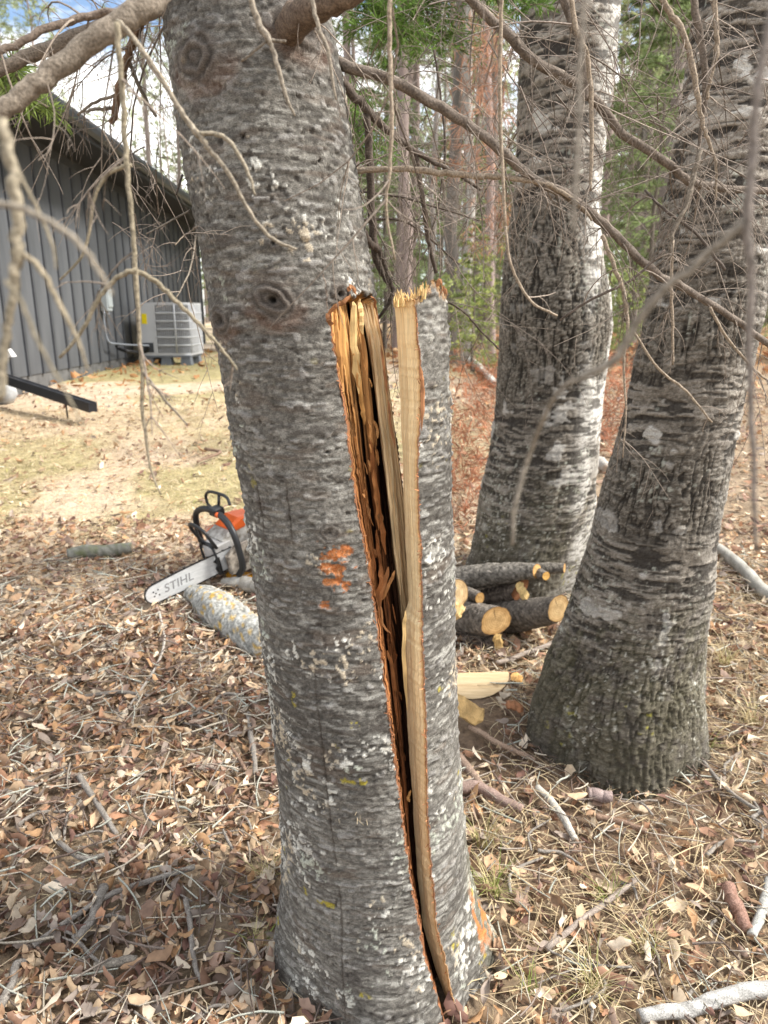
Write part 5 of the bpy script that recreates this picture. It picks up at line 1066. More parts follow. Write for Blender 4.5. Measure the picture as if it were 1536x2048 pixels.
# right side
limb([(672,122,1.22,12.5),(700,136,1.21,11.1),(780,160,1.2,10.4),(880,214,1.2,10.4),(960,266,1.2,9.57),(1015,312,1.2,9.57),(1060,355,1.21,8.87),(1130,388,1.22,8.87),(1190,432,1.23,8.87),(1250,490,1.24,8.13),(1310,545,1.25,8.13),(1370,577,1.26,7.39),(1440,618,1.27,6.66),(1545,695,1.28,5.92)], RB, 30, .17, 1, lich=-.03)
limb([(660,-420,1.22,11.1),(800,-160,1.25,10.4),(945,2,1.3,9.57),(1010,62,1.32,10.4),(1060,116,1.33,10.4),(1130,156,1.34,10.4),(1190,202,1.35,10.4),(1240,262,1.36,8.87),(1330,322,1.37,8.87),(1380,362,1.38,8.13),(1450,376,1.4,7.39),(1550,382,1.42,6.66)], RB, 34, .2, 2, lich=-.03)
limb([(698,341,1.22,6),(715,340,1.22,6),(800,337,1.215,6),(870,345,1.21,6.5),(950,352,1.21,6),(1020,355,1.21,6),(1090,368,1.21,5.5),(1150,402,1.21,4),(1185,440,1.21,2.5)], LB_, 14, .13, 3, lich=.02)
limb([(672,150,1.3,9),(700,180,1.32,9),(735,222,1.35,9),(790,272,1.38,7),(832,305,1.4,6),(900,340,1.44,4),(960,378,1.48,3)], DB_, 16, .2, 4)
limb([(735,222,1.35,8),(738,290,1.36,8),(741,360,1.37,8),(745,450,1.38,8),(752,510,1.39,8),(764,548,1.4,6),(788,580,1.41,5)], DB_, 8, .16, 5)
limb([(830,303,1.4,5.5),(838,350,1.41,5.5),(850,430,1.42,5),(858,490,1.43,4.5),(872,545,1.44,4)], DB_, 10, .15, 6)
limb([(724,466,1.3,10),(738,486,1.32,8),(758,500,1.35,7)], DB_, 0, .1, 7); limb([(757,500,1.36,5),(772,540,1.37,4),(785,578,1.38,4),(775,610,1.39,4),(750,645,1.4,3)], DB_, 4, .1, 8)
limb([(780,-40,.8,4.5),(779,60,.8,4.5),(782,160,.8,4.5),(783,260,.8,4.2),(780,340,.8,3.5),(772,420,.8,3),(790,520,.8,2)], LB_, 6, .10, 9, lich=.0)
limb([(868,100,1.5,2.2),(880,180,1.5,2.2),(890,280,1.5,2.2),(888,330,1.5,2.2),(875,420,1.5,1.8),(860,470,1.5,1.5)], DB_, 6, .12, 10)
limb([(715,382,1.4,2.4),(790,392,1.42,2.2),(860,410,1.44,2),(960,442,1.46,1.5)], DB_, 7, .14, 11); limb([(722,440,1.4,2.6),(800,440,1.45,2.4),(850,470,1.48,2.2),(920,530,1.5,1.6)], DB_, 7, .14, 12)
limb([(890,600,1.6,2.4),(930,625,1.62,2.2),(960,660,1.64,2),(1000,700,1.66,1.8)], DB_, 3, .12, 13)
# hanging from above on the far right
limb([(1100,-120,1.28,9.6),(1128,0,1.28,9.6),(1160,80,1.28,9.6),(1168,150,1.28,8),(1170,200,1.28,4.8)], RB, 8, .14, 14); limb([(1140,-60,1.2,5),(1148,40,1.2,5),(1172,105,1.2,5),(1182,190,1.2,5),(1183,300,1.2,4),(1180,380,1.2,3)], LB_, 9, .12, 15)
limb([(1300,-50,1.25,6.09),(1335,20,1.25,6.09),(1366,62,1.25,6.09),(1385,130,1.25,6.09),(1394,190,1.25,5.22),(1406,250,1.25,4.35),(1420,290,1.25,3.48),(1432,330,1.25,2.61),(1432,400,1.25,2.17)], LB_, 10, .12, 16)
limb([(1380,-40,1.3,7.83),(1396,50,1.3,7.39),(1408,120,1.3,6.96),(1410,190,1.3,6.09),(1402,260,1.3,4.35),(1396,310,1.3,3.04)], RB, 10, .14, 17); limb([(1430,-20,1.28,5),(1432,60,1.28,5),(1432,110,1.28,5),(1418,165,1.28,4),(1414,200,1.28,3)], LB_, 6, .1, 18)
limb([(1400,300,1.22,5.5),(1385,360,1.22,5.5),(1372,410,1.22,5),(1345,470,1.22,4.5),(1340,520,1.22,4)], GB, 7, .1, 19); limb([(1345,480,1.22,3.5),(1343,580,1.22,3.5),(1345,660,1.22,3),(1346,730,1.22,2.4)], LB_, 3, .06, 20)
limb([(1205,470,1.15,4.5),(1230,540,1.15,4.5),(1248,585,1.15,4.5),(1255,650,1.15,3.5),(1247,735,1.15,2.6),(1252,820,1.15,2),(1246,915,1.15,1.4)], LB_, 8, .10, 21); limb([(1262,656,1.14,2.6),(1320,740,1.14,2.6),(1370,780,1.14,2.4),(1424,845,1.14,2)], LB_, 2, .06, 22)
limb([(1120,640,1.16,2.2),(1180,600,1.16,2.6),(1262,560,1.16,2.8),(1330,500,1.16,2.4)], DB_, 3, .08, 23); limb([(1420,615,1.2,3.2),(1450,670,1.2,3),(1500,730,1.2,2.6),(1545,770,1.2,2.2)], LB_, 4, .08, 24)
limb([(1010,452,1.0,3),(1022,530,1.0,2.8),(1060,600,1.0,2.6),(1115,632,1.0,2.4)], LB_, 1, .05, 25); limb([(1004,-40,1.0,4),(1000,150,1.0,4),(1004,300,1.0,3.6),(1010,452,1.0,3)], LB_, 2, .06, 26)
limb([(1450,540,1.25,3),(1395,470,1.3,3),(1330,420,1.34,3),(1290,380,1.4,2.4)], DB_, 5, .12, 27)
# close to the lens on the right, well out of focus
limb([(1545,20,.30,8.06),(1515,180,.30,8.68),(1505,330,.30,9.3),(1493,440,.30,10.5),(1502,560,.30,7.44),(1500,700,.30,6.82),(1506,900,.30,5.58),(1512,1100,.30,3.72)], ((.14,.12,.105),(.24,.21,.19)), 0, .1, 28, n=10)
limb([(1493,440,.30,9.92),(1400,520,.305,7.44),(1300,610,.31,8.06),(1220,725,.315,8.68),(1120,780,.32,3.72),(1060,905,.36,4.96),(1030,1010,.36,5.58),(1026,1090,.36,3.1)], ((.15,.13,.105),(.25,.22,.18)), 0, .1, 29, n=10)
limb([(1172,-30,.315,4.2),(1160,120,.315,5.4),(1158,260,.315,5.4),(1150,380,.315,4.8),(1146,480,.315,2.4)], ((.17,.15,.125),(.27,.24,.2)), 0, .1, 31)
# left side
limb([(560,-480,1.05,28.5),(430,-180,.9,25.7),(315,-10,.78,24.3),(260,32,.76,23.6),(200,72,.75,22.1),(120,130,.74,20.7),(60,178,.73,19.2),(0,222,.72,18.5),(-70,280,.71,15.7)], ((.135,.11,.085),(.24,.205,.165)), 5, .12, 40, n=16, lich=-.05, rough=.06)
limb([(520,-300,1.25,13.5),(390,-60,1.2,15),(320,12,1.18,15.8),(250,36,1.17,15),(150,75,1.15,14.2),(60,110,1.13,13.5),(-20,150,1.11,12)], ((.10,.08,.06),(.20,.165,.135)), 5, .16, 41, n=12)
limb([(310,30,.95,7),(240,25,.93,7.7),(170,32,.92,7.7),(90,60,.9,7.7),(0,105,.88,7),(-30,120,.88,6.3)], ((.12,.09,.07),(.21,.17,.14)), 5, .12, 42)
limb([(290,30,1.25,7.5),(270,70,1.26,8.25),(255,115,1.27,8.25),(240,170,1.28,8.25),(228,235,1.3,6.75),(222,246,1.3,4.5)], ((.11,.07,.045),(.22,.14,.09)), 8, .14, 43); limb([(228,215,1.3,4),(200,218,1.3,3.5),(172,222,1.3,3)], GB, 2, .06, 44)
limb([(256,120,1.28,4),(275,165,1.29,4),(295,205,1.3,3.5),(312,232,1.31,3)], GB, 2, .08, 45); limb([(230,190,1.29,3.2),(190,205,1.3,3),(155,230,1.31,2.4)], GB, 2, .08, 46)
limb([(235,45,.62,6.09),(240,120,.62,6.09),(245,200,.62,5.66),(252,300,.62,5.66),(258,380,.62,5.22),(267,470,.62,4.79),(271,545,.62,5.66),(277,640,.62,4.35),(283,740,.62,4.35),(286,830,.62,3.92),(300,930,.62,2.61),(322,990,.62,1.74)], ((.17,.145,.10),(.31,.27,.20)), 5, .07, 47, lich=.0)
limb([(271,540,.6,5),(230,558,.6,5),(195,600,.6,4.5),(165,660,.6,4),(120,715,.6,3)], ((.17,.145,.10),(.30,.26,.19)), 1, .05, 48); limb([(271,540,.63,5),(310,562,.63,5),(355,605,.63,4.5),(400,650,.63,4),(445,700,.63,3),(475,740,.63,2)], ((.17,.145,.10),(.30,.26,.19)), 1, .05, 49)
limb([(262,330,.64,4),(220,345,.64,4),(190,390,.64,3.6),(180,450,.64,3.4),(165,510,.64,3),(120,560,.64,2)], ((.17,.145,.10),(.29,.25,.18)), 1, .05, 50); limb([(283,740,.62,3),(330,800,.62,2.6),(375,850,.62,2)], GB, 0, .05, 51)
limb([(235,42,.7,5.22),(270,80,.7,5.22),(330,170,.7,5.22),(370,235,.7,5.22),(395,268,.7,6.53),(420,300,.7,4.79),(460,350,.7,4.35),(510,440,.7,3.48),(550,480,.7,3.48),(592,498,.7,2.61)], ((.19,.16,.12),(.33,.29,.23)), 0, .05, 52, lich=.0)
limb([(395,265,.7,4.5),(440,270,.7,4.5),(472,300,.7,4),(500,355,.7,3.5),(510,390,.7,2)], ((.19,.165,.12),(.32,.28,.22)), 0, .05, 53)
limb([(490,-60,.8,6),(505,10,.8,6),(530,70,.8,7),(545,95,.8,5),(560,150,.8,4.5),(575,200,.8,3.5),(590,232,.8,2)], ((.18,.155,.12),(.31,.27,.22)), 0, .05, 54); limb([(535,78,.8,3.5),(555,82,.8,3),(572,82,.8,2.5)], GB, 0, .05, 55); limb([(535,80,.8,3),(505,105,.8,3),(482,122,.8,2.4)], GB, 0, .05, 56)
limb([(620,-40,.85,4.5),(632,40,.85,4.5),(655,100,.85,4),(665,160,.85,3),(672,200,.85,2)], ((.18,.155,.12),(.30,.26,.21)), 0, .05, 57)
limb([(0,235,.36,13),(18,320,.36,12.5),(34,420,.36,12),(35,500,.36,12),(30,560,.36,10),(18,640,.36,8),(6,720,.36,9),(0,800,.36,8)], ((.19,.165,.12),(.33,.29,.22)), 0, .05, 58, n=10)
limb([(32,500,.36,5.25),(70,525,.36,6),(95,560,.36,5.25),(120,610,.36,5.25),(140,650,.36,4.88),(160,690,.36,3.75),(175,740,.36,2.25)], ((.20,.17,.12),(.34,.29,.21)), 0, .05, 59); limb([(-20,405,.30,6.3),(40,415,.30,6.3),(110,450,.30,6.3),(160,490,.30,6.3),(200,545,.30,4.9),(225,590,.30,2.8)], ((.20,.175,.14),(.30,.265,.215)), 0, .05, 60, n=10)
limb([(40,350,.37,4),(58,385,.37,4),(80,430,.37,3.6),(105,490,.37,3.2),(112,540,.37,1.6)], ((.19,.165,.12),(.31,.27,.2)), 0, .05, 61); limb([(10,560,.30,4.2),(40,600,.30,4.2),(66,660,.30,4.2),(95,720,.30,3.6),(140,800,.30,2.4),(170,860,.30,1.2)], ((.18,.155,.11),(.27,.24,.18)), 0, .05, 62)
limb([(345,20,1.5,2.2),(300,110,1.5,2.2),(270,200,1.5,2),(262,290,1.5,2),(258,380,1.5,1.6)], DB_, 8, .14, 63); limb([(392,470,1.1,2),(380,540,1.05,1.8),(350,600,1.02,1.4)], GB, 4, .08, 64)
limb([(380,420,1.16,2),(330,448,1.12,1.8),(292,468,1.1,1.4)], GB, 2, .08, 65); limb([(365,350,1.2,2.4),(358,370,1.18,2.2),(352,390,1.17,1.8)], DB_, 0, .08, 66)
limb([(395,455,1.14,1.8),(370,470,1.1,1.6),(350,490,1.08,1.2)], LB_, 3, .06, 67)
# stub of a thick limb at the top of the stem
limb([(575,62,1.12,32.4),(600,36,1.07,30.6),(640,12,1.03,27),(700,-12,1.0,23.4),(780,-60,.98,19.8)], ((.085,.06,.045),(.19,.145,.11)), 3, .1, 70, n=18, rough=.07)
# the web of fine dead twigs hanging round the crown's foot
def web(n, x0, x1, y0, y1, Y0, Y1, L, seed, r=.0012, c=(.19, .155, .13)):
    """dead side shoots carried by thin drooping branches that leave the stem above"""
    T = Twigs(seed)
    for q in range(n):
        px, py, Y = T.r.uniform(x0, x1), T.r.uniform(y0, y1), T.r.uniform(Y0, Y1); p = at(px, py, Y) - FIRLOC
        d = T.r.normal(0, 1, 3) * (1, .8, .7) + (0, 0, -.25); T.grow(p, d, L * T.r.lognormal(0, .4), r * T.r.uniform(.7, 1.6), 2, .8, c, 3.4)
    tag(obj('dead_twigs', T.mesh('dead_twigs'), FIR), kind='stuff')
web(30, 60, 420, -60, 140, 1.4, 2.6, .22, 91); web(44, 700, 1040, -60, 420, 1.4, 2.6, .32, 92); web(52, 1000, 1536, -60, 380, 1.2, 1.8, .24, 93); web(24, 700, 1000, 350, 620, 1.6, 2.6, .26, 94); web(8, 220, 400, 200, 450, 1.3, 1.8, .14, 95)
TG = Twigs(99)
for a, b, c_ in (((724,1588,1.07), (-.25,-.5,-.6), .05), ((726,1590,1.07), (.15,-.6,-.5), .05), ((728,1600,1.065), (.4,-.3,-.7), .045)): TG.grow(at(*a) - FIRLOC, b, c_, .0016, 1, .3, (.46, .38, .26), 2)
tag(obj('pale_twig', TG.mesh('pale_twig'), FIR), kind='stuff')
# ================================================================== the woods behind
def needle_tris(T, p, d, n, L, w, c, spread=.8):
    """n needle blades round p"""
    r = T.r; D = np.asarray(d) + r.normal(0, spread, (n, 3)); D /= np.linalg.norm(D, axis=1)[:, None]; S = np.cross(D, r.normal(0, 1, (n, 3))); S /= np.linalg.norm(S, axis=1)[:, None] + 1e-9
    l = L * r.uniform(.6, 1.2, (n, 1)); P = np.stack([p + 0 * D, p + D * l * .55 + S * w, p + D * l, p + D * l * .55 - S * w], 1).reshape(-1, 3)
    T.F.append(np.arange(n * 4).reshape(n, 4) + T.n); T.V.append(P); T.n += n * 4; T.C.append(np.repeat(np.asarray(c) * r.uniform(.65, 1.35, (n, 1)), 4, 0))

def pine_meshes(seed, H=17., r0=.13, c0=8.5, col=((.22,.17,.155),(.37,.30,.275)), green=(.23,.27,.13), dead=34):
    r = np.random.default_rng(seed); n = 26; z = np.linspace(-.3, H, n); wob = np.stack([np.cumsum(r.normal(0, .028, n)), np.cumsum(r.normal(0, .028, n)), z], 1); wob[:, :2] -= wob[2, :2]
    V, F, c = bark_tube(wob, np.maximum(r0 * (1 - .75 * z / H), .02) * (1 + .25 * np.exp(-np.maximum(z, 0) * 3)), 9, *col, -.05, seed, .08); tm = mesh('trunk', V.reshape(-1, 3), F, M_TWIG, c.reshape(-1, 3))
    axisp = lambda q: np.array([np.interp(q, z, wob[:, 0]), np.interp(q, z, wob[:, 1]), q])
    D = Twigs(seed + 1)
    for k in range(dead):
        q = r.uniform(.8, c0 + 1); a = r.uniform(0, 6.28); D.grow(axisp(q), (math.cos(a), math.sin(a), r.uniform(-.1, .3)), r.uniform(.6, 2.0), .010, 1, .5, (.20, .17, .145), 4)
    dm = D.mesh('dead_branches'); C = Twigs(seed + 2)
    for k in range(56):
        q = c0 + (H - c0) * (k / 56) ** .9; a = k * 2.4 + r.normal(0, .3); L = (2.3 * (1 - (q - c0) / (H - c0)) + .4) * r.uniform(.6, 1.1); d = np.array([math.cos(a), math.sin(a), r.uniform(-.05, .35)]); p0 = axisp(q)
        P = np.array([p0 + d * L * t + (0, 0, -.12 * t * t * L) for t in np.linspace(0, 1, 5)]); C.line(P, .02, .006, 3, (.12, .09, .07))
        for t in r.uniform(.3, 1.05, 9): needle_tris(C, p0 + d * L * t + r.normal(0, .18, 3), d + (0, 0, .3), 7, .30, .020, np.asarray(green) * r.uniform(.7, 1.4))
    return tm, dm, C.mesh('crown', M_NEEDLE)
def fir_meshes(seed, H=7., z0=.7, green=(.21, .265, .12), L0=1.7, nb=60, wid=.018, blade=.16):
    r = np.random.default_rng(seed); z = np.linspace(-.2, H, 14); V, F, c = bark_tube(np.stack([0 * z, 0 * z, z], 1) + np.c_[r.normal(0, .015, (14, 2)), np.zeros(14)], np.maximum(.055 * (1 - z / H), .008), 7, (.10, .085, .07), (.2, .17, .145), 0, seed, .1)
    tm = mesh('trunk', V.reshape(-1, 3), F, M_TWIG, c.reshape(-1, 3)); C = Twigs(seed + 2)
    for k in range(nb):
        f = (k / nb); q = z0 + (H - z0) * f; a = k * 2.4 + r.normal(0, .3); L = (L0 * (1 - f) + .12) * r.uniform(.6, 1.1); d = np.array([math.cos(a), math.sin(a), -.05 + .4 * f]); s = np.array([-d[1], d[0], 0])
        P = np.array([(0, 0, q) + d * L * t + np.array([0, 0, -.18 * t * t * L]) for t in np.linspace(0, 1, 5)]); C.line(P, .010, .003, 3, (.13, .10, .075))
        for t in np.linspace(.22, 1, 9):
            p = (0, 0, q) + d * L * t + np.array([0, 0, -.18 * t * t * L])
            for sd in (-1, 1):
                dd = d * .6 + s * sd * .8; ll = L * .42 * (1.15 - t)
                for u in np.linspace(.2, 1, 3): needle_tris(C, p + dd * ll * u, dd + (0, 0, -.1), 3, blade, wid, np.asarray(green) * r.uniform(.75, 1.35), .35)
    return tm, None, C.mesh('crown', M_NEEDLE)
def bare_meshes(seed, H=13., r0=.09, col=((.28,.27,.25),(.52,.50,.46)), leaf=None):
    r = np.random.default_rng(seed); n = 22; z = np.linspace(-.3, H, n); wob = np.stack([np.cumsum(r.normal(0, .04, n)), np.cumsum(r.normal(0, .04, n)), z], 1); wob[:, :2] -= wob[2, :2]
    V, F, c = bark_tube(wob, np.maximum(r0 * (1 - .8 * z / H), .01), 9, *col, -.05, seed, .08); tm = mesh('trunk', V.reshape(-1, 3), F, M_TWIG, c.reshape(-1, 3)); D = Twigs(seed + 1)
    for k in range(40):
        q = r.uniform(2.2, H); a = r.uniform(0, 6.28); p = np.array([np.interp(q, z, wob[:, 0]), np.interp(q, z, wob[:, 1]), q]); D.grow(p, (math.cos(a), math.sin(a), r.uniform(.3, 1.2)), r.uniform(.5, 2.4) * (1 - .5 * q / H), .012, 2, -.1, (.24, .20, .18), 4)
    return tm, D.mesh('branches'), None
def sapling_meshes(seed, H=2.6, col=(.27, .30, .10), n=260):
    r = np.random.default_rng(seed); D = Twigs(seed); C = Twigs(seed + 1)
    for k in range(9):
        a = r.uniform(0, 6.28); D.grow((0, 0, -.1), (math.cos(a) * .3, math.sin(a) * .3, 1), H * r.uniform(.6, 1.0), .010, 1, -.2, (.17, .14, .11), 4)
    for k in range(n):
        z = H * r.uniform(.25, 1); rad = .42 * H * math.sqrt(r.random()) * (1.15 - .6 * z / H); a = r.uniform(0, 6.28); needle_tris(C, np.array([rad * math.cos(a), rad * math.sin(a), z]), (math.cos(a), math.sin(a), -.2), 3, .11, .022, np.asarray(col) * r.uniform(.6, 1.3), .9)
    return D.mesh('stems'), None, C.mesh('foliage', M_NEEDLE)
PINE = [pine_meshes(1000), pine_meshes(1010, 15, .11, 6.0, ((.24,.185,.17),(.40,.325,.295)), (.26,.29,.14)), pine_meshes(1020, 19, .15, 9.5, ((.15,.125,.11),(.28,.24,.215)), (.24,.275,.135))]  # bark and needle colours of the woods lightened in place of haze
FIRS = [fir_meshes(1100), fir_meshes(1110, 9., .9, (.24, .295, .135), 2.0, 36), fir_meshes(1120, 4.5, .4, (.23, .28, .10), 1.2, 36)]
BARE = [bare_meshes(1200), bare_meshes(1210, 11, .07, ((.20,.18,.165),(.36,.33,.30))), bare_meshes(1220, 14, .10, ((.10,.09,.08),(.22,.20,.18)))]
SAPL = [sapling_meshes(1300), sapling_meshes(1310, 1.8, (.24, .28, .10), 220)]
def plant(name, parts, label, cat, x, y, s=1.0, rot=0.0, group=None, names=('trunk', 'dead_branches', 'crown'), tilt=(0, 0)):
    T = thing(name, label, cat, (x, y, float(g(x, y)) - .03), group); T.rotation_euler = (tilt[0], tilt[1], rot); T.scale = (s, s, s)
    for nm, me in zip(names, parts):
        if me is not None:
            o = obj(nm, me, T)
            if nm in ('dead_branches', 'branches', 'stems'): tag(o, kind='stuff')
    return T
def by_px(px, Y): return float(X_of(px, 680.0, Y))
# trees one can pick out
plant('pine_tree', PINE[1], 'slender reddish pine leaning a little just beside the pale thick birch', 'tree', by_px(984, 10.6), 10.6, .62, .4, tilt=(0, -.045))
plant('young_birch', BARE[0], 'young white birch stem with a dark neighbour beyond the split slab', 'tree', by_px(931, 11.0), 11.0, .9, 1.2, names=('trunk', 'branches', 'x'), tilt=(0, -.01))
plant('dark_trunk_tree', BARE[2], 'dark bare trunk just beside the young white birch beyond the slab', 'tree', by_px(908, 11.4), 11.4, 1.1, 2.0, names=('trunk', 'branches', 'x'))
plant('pine_tree', PINE[0], 'pinkish grey pine trunk nearest the fir in the gap beside the slab', 'tree', by_px(812, 13.0), 13.0, .9, .9)
plant('young_birch', BARE[1], 'thin grey bare tree between the pinkish pine and the white birch', 'tree', by_px(862, 14.5), 14.5, 1.0, .2, names=('trunk', 'branches', 'x'))
plant('pine_tree', PINE[2], 'straight pine trunk seen in the gap between the two birches', 'tree', by_px(1296, 14), 14, .8, 1.0); plant('young_birch', BARE[1], 'thin pale bare tree in the gap between the two birches', 'tree', by_px(1262, 17), 17, 1.0, 2.2, names=('trunk', 'branches', 'x'))
plant('fir_sapling', FIRS[2], 'small bright fir growing beside the slender reddish pine', 'tree', by_px(945, 9.5), 9.5, .42, .3); plant('fir_sapling', FIRS[0], 'green fir with low boughs filling the gap between the birches', 'tree', by_px(1285, 11.5), 11.5, .85, 1.4)
plant('fir_sapling', FIRS[1], 'tall green fir behind the slab, boughs high in the gap', 'tree', by_px(880, 19), 19, 1.1, .8); plant('fir_sapling', FIRS[0], 'green fir standing beyond the slab close to the fir trunk', 'tree', by_px(770, 16), 16, 1.05, 2.8)
plant('leafy_sapling', SAPL[0], 'yellow green leafy sapling beside the pale thick birch', 'sapling', by_px(985, 8.6), 8.6, .62, 0, names=('stems', 'x', 'foliage')); plant('leafy_sapling', SAPL[1], 'yellow green leafy sapling in the gap between the two birches', 'sapling', by_px(1262, 9.5), 9.5, .75, 1, names=('stems', 'x', 'foliage'))
plant('leafy_sapling', SAPL[1], 'low green sapling in front of the dark bare trunk', 'sapling', by_px(925, 10.2), 10.2, .7, 2, names=('stems', 'x', 'foliage'))
# the rest of the wood
rw = np.random.default_rng(4242); done = []
cnt = 0
while cnt < 118:
    Y = 12 + 44 * rw.random() ** .8; X = rw.uniform(-.62, .68) * Y
    if X < -2.0 - .045 * Y + 1.0 and Y < 19: continue
    if X < .6 and Y < 15: continue
    if X < -.08 * Y and rw.random() < .72: continue
    if any((X - a) ** 2 + (Y - b) ** 2 < 1.1 for a, b in done): continue
    done.append((X, Y)); cnt += 1; u = rw.random(); s = rw.uniform(.75, 1.2); rot = rw.uniform(0, 6.28); tl = tuple(rw.normal(0, .02, 2))
    if u < .48: plant('pine_tree', PINE[rw.integers(0, 3)], 'tall thin pine among many in the woods behind the birches', 'tree', X, Y, s, rot, 'pines in the woods', tilt=tl)
    elif u < .72: plant('bare_tree', BARE[rw.integers(0, 3)], 'bare leafless tree among the pines of the woods behind', 'tree', X, Y, s, rot, 'bare trees in the woods', ('trunk', 'branches', 'x'), tl)
    else: plant('forest_fir', FIRS[rw.integers(0, 2)], 'dark green fir among the pines of the woods behind', 'tree', X, Y, s * 1.1, rot, 'firs in the woods')
# far wood that reads as one mass, haze painted in as paler colours
FW = Twigs(5151)
for k in range(420):
    Y = FW.r.uniform(58, 85); X = FW.r.uniform(-.8, .8) * Y; Y = Y + (12 if X < -5 else 0); H = FW.r.uniform(13, 21); zg = float(g(X, Y)); b = FW.r.normal(0, .3, 2)
    FW.line(np.array([(X + b[0] * t, Y + b[1] * t, zg - .3 + H * t) for t in np.linspace(0, 1, 4)]), .16, .05, 4, np.array((.30, .25, .22)) * FW.r.uniform(.6, 1.4))
    for q in range(24):
        zc_ = zg + H * FW.r.uniform(.25 if k % 3 == 0 else .5, 1.02); needle_tris(FW, np.array([X, Y, zc_]) + FW.r.normal(0, 1.1, 3) * (1, 1, .5), (0, 0, .2), 5, .8, .11, np.array((.26, .29, .175)) * FW.r.uniform(.7, 1.5), 1)
tag(obj('far_woods', FW.mesh('far_woods', M_NEEDLE)), 'far off pine wood closing the view', 'woods', kind='stuff')
# rusty dead boughs hanging and lying
def rusty(label, pts, n, spread, L, seed, col=(.36, .20, .13), name='dead_bough', hang=1.0, cat='dead branch', tw=10):
    W_ = np.array([at(*p) if len(p) == 3 else gnd(*p) for p in pts]); base = W_[0].copy(); base[2] = min(base[2], W_[:, 2].min()); T = thing(name, label, cat, tuple(base)); S = Twigs(seed); C = Twigs(seed + 1); P = smooth_line(W_, 14) - base
    S.line(P, .008, .003, 5, (.16, .11, .08))
    for q in range(tw): S.grow(P[S.r.integers(0, 14)], S.r.normal(0, 1, 3), spread * 1.6, .0028, 1, .5 * hang, (.22, .13, .09), 3)
    for q in range(n):
        p = P[C.r.integers(0, 14)] + C.r.normal(0, spread, 3) * (1, 1, .8) - (0, 0, .3 * spread * hang); p[2] = max(p[2], -.0); needle_tris(C, p, C.r.normal(0, .6, 3) + (0, 0, -.9 * hang), 6, L, .0035, np.asarray(col) * C.r.uniform(.6, 1.4), .5)
    tag(obj('bough', S.mesh('bough'), T), kind='stuff'); obj('dead_needles', C.mesh('dead_needles', M_NEEDLE), T); return T
rusty('rust red dead bough hanging before the thick pale birch', [(1000,60,5.2),(975,150,5.2),(955,240,5.2),(950,330,5.2)], 110, .13, .16, 61); rusty('rusty dead bough tip hanging lower beside the pale birch', [(1010,380,5.4),(1000,440,5.4),(985,490,5.4)], 45, .09, .15, 62); rusty('rusty dead bough high in the gap beside the fir', [(940,0,6.2),(960,70,6.2),(985,110,6.2)], 26, .12, .16, 63)
rusty('rust red dead brush lying behind the split slab', [(905,960),(930,880),(960,800),(990,760)], 520, .20, .14, 64, (.34, .15, .085), 'dead_brush', -.2, 'brush', 26); rusty('rust red dead brush lying between the two birches', [(1200,900),(1225,840),(1250,780),(1275,740)], 480, .22, .15, 65, (.36, .155, .09), 'dead_brush', -.2, 'brush', 26)
rusty('rusty brush low beside the foot of the pale birch', [(900,1060),(920,1010),(935,960)], 160, .10, .09, 66, (.31, .14, .08), 'dead_brush', -.2, 'brush', 12)
# fresh green fir boughs that hang into view
def green_bough(label, pts, n, spread, seed, col=(.10, .17, .035), L=.05, w=.0022):
    W_ = np.array([at(*p) for p in pts]); base = W_[0]; T = thing('fir_bough', label, 'branch', tuple(base)); S = Twigs(seed); C = Twigs(seed + 1); P = smooth_line(W_, 12) - base; S.line(P, .006, .002, 5, (.15, .12, .09))
    for q in range(n):
        i = C.r.integers(0, 11); d = C.r.normal(0, 1, 3) * (1, 1, .5) + (0, 0, -.4); d /= np.linalg.norm(d); l = spread * C.r.uniform(.3, 1); S.line(np.array([P[i], P[i] + d * l * .5, P[i] + d * l - (0, 0, .15 * l)]), .002, .001, 3, (.17, .14, .09))
        for u in np.linspace(.15, 1, 8): needle_tris(C, P[i] + d * l * u - (0, 0, .15 * l * u * u), d * .5, 5, L, w, np.asarray(col) * C.r.uniform(.7, 1.35), .7)
    obj('stem', S.mesh('stem'), T); obj('needles', C.mesh('needles', M_NEEDLE), T)
green_bough('green fir bough hanging at the top beside the split fir', [(720,-60,2.8),(770,10,2.8),(800,70,2.8)], 60, .24, 71); green_bough('green fir bough drooping at the top in front of the woods', [(840,-80,3.0),(850,0,3.0),(865,90,3.0)], 64, .26, 72); green_bough('sparse green bough by the flank of the split fir', [(700,170,2.6),(720,230,2.6),(712,300,2.6)], 26, .18, 73)
green_bough('small green sprig hanging over the eave of the dark house', [(20,130,1.9),(60,190,1.9),(95,215,1.9)], 8, .07, 74, (.17, .23, .06)); green_bough('green sprig tip at the edge above the eave', [(-30,120,1.9),(0,160,1.9),(15,178,1.9)], 7, .08, 75, (.17, .22, .06)); green_bough('green sprig near the thick birch top', [(1000,-40,2.4),(1040,-5,2.4),(1060,15,2.4)], 12, .10, 76)

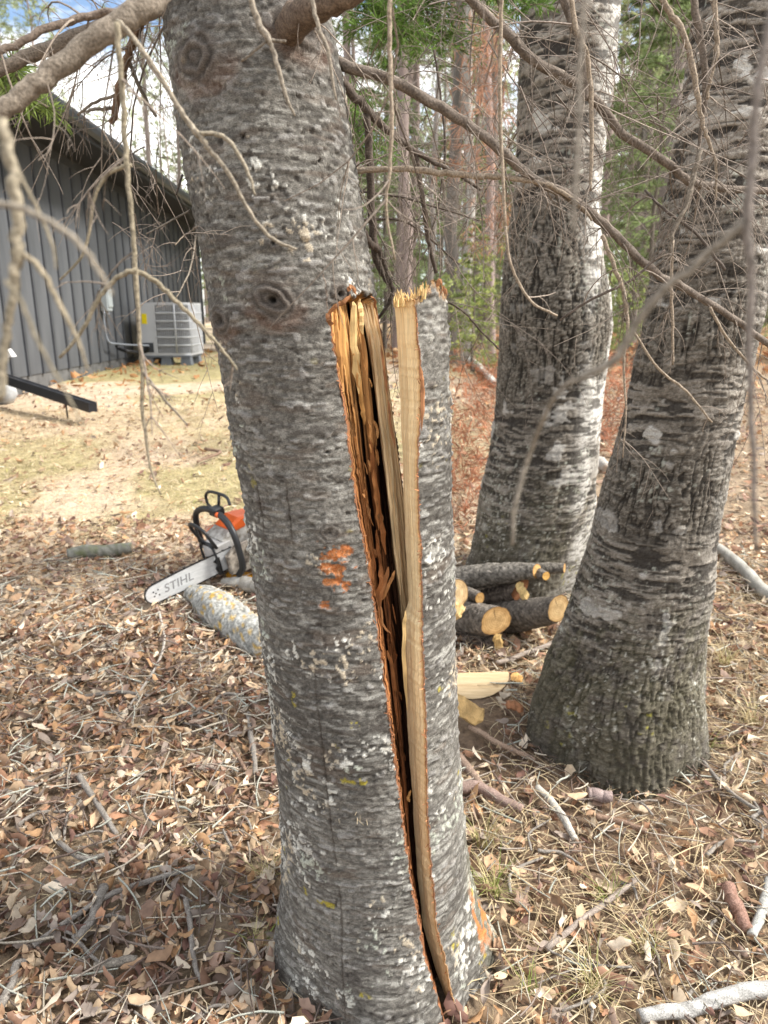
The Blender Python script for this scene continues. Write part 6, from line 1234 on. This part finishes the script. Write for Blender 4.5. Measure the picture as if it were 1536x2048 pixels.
# ================================================================== single leaves and grass tufts
rl = np.random.default_rng(313)
lms = []
for k in range(16):
    V, F = leaf_template(k % 3, 8, 40 + k); V = V * rl.uniform(.036, .055); c = LEAFC[k % len(LEAFC)] * rl.uniform(.8, 1.15); lms.append(mesh('fallen_leaf', V, F, M_LEAF, np.tile(c, (len(V), 1))))
cnt = 0
while cnt < 130:
    px, py = (rl.uniform(0, 560), rl.uniform(1260, 2040)) if rl.random() < .62 else (rl.uniform(960, 1530), rl.uniform(1480, 2040)); p = gnd(px, py)
    if not tree_free(p[0], p[1]): continue
    o = obj('fallen_leaf', lms[rl.integers(0, 16)], loc=(p[0], p[1], p[2] + .016)); o.rotation_euler = (rl.normal(0, .3), rl.normal(0, .3), rl.uniform(0, 6.28)); s = rl.uniform(.6, 1.05); o.scale = (s, s, s); cnt += 1
    tag(o, 'large curled dry leaf lying on top of the litter', 'leaf', 'large leaves on top of the litter')
def tuft(label, px, py, n, L, seed, pal):
    p = gnd(px, py); r = np.random.default_rng(seed); V, F, C = [], [], []; k = 6
    for i in range(n):
        a, e, l = r.uniform(0, 6.28), r.uniform(.1, .9), L * r.uniform(.5, 1.1); t = np.linspace(0, 1, k); d = np.array([math.cos(a), math.sin(a)]); w = .0013 * (1 - .85 * t); q = r.normal(0, .012, 2)
        P = np.stack([q[0] + d[0] * l * (e * t + .35 * t ** 3), q[1] + d[1] * l * (e * t + .35 * t ** 3), l * (t - .42 * e * t * t)], 1); S = np.array([-d[1], d[0], 0])
        b = len(V) * 0 + sum(len(v) for v in V); V.append(np.stack([P - S * w[:, None], P + S * w[:, None]], 1).reshape(-1, 3)); F.append(grid_faces(k, 2) + b); C.append(np.tile(np.array(pal[r.integers(0, len(pal))]) * r.uniform(.8, 1.2), (2 * k, 1)))
    o = obj('grass_tuft', mesh('grass_tuft', np.concatenate(V), np.concatenate(F), M_STRAW, np.concatenate(C)), loc=tuple(p)); tag(o, label, 'grass tuft')
GR = [(.20,.27,.06),(.28,.33,.09),(.42,.38,.18),(.50,.43,.24)]; DRY = [(.55,.46,.28),(.48,.39,.22),(.60,.51,.33),(.34,.34,.13)]
for k, (lb, px, py, n, L, pal) in enumerate([
 ('small bright green grass tuft beside the left foot of the split trunk', 512, 1890, 26, .07, GR), ('dry grass clump touching the left foot of the split trunk', 535, 1760, 60, .10, DRY), ('green tinged grass tuft below the mossy patch in the leaves', 395, 1690, 20, .04, GR),
 ('grass tuft with green blades by the bark wound of the slab foot', 985, 1790, 60, .10, GR), ('tall dry grass tuft beside the slab below the weathered branch', 965, 1690, 60, .11, DRY), ('green grass tuft at the foot of the leaning birch on its far side', 1405, 1500, 40, .09, GR),
 ('spreading pale grass tuft in the middle of the open litter', 1290, 1900, 46, .10, DRY), ('grass tuft with a few green blades next to the long grey stick', 1215, 1800, 24, .08, GR), ('pale grass clump near the white birch log', 1180, 1985, 60, .11, DRY), ('little green blades beside the foot of the slab at the bottom', 1060, 1985, 22, .07, GR), ('dry grass clump behind the leaning birch by the fallen pole', 1450, 1330, 60, .12, DRY), ('dry grass clump at the edge beyond the thin grey stick', 1500, 1450, 60, .12, DRY)]): tuft(lb, px, py, n, L, 600 + k, pal)
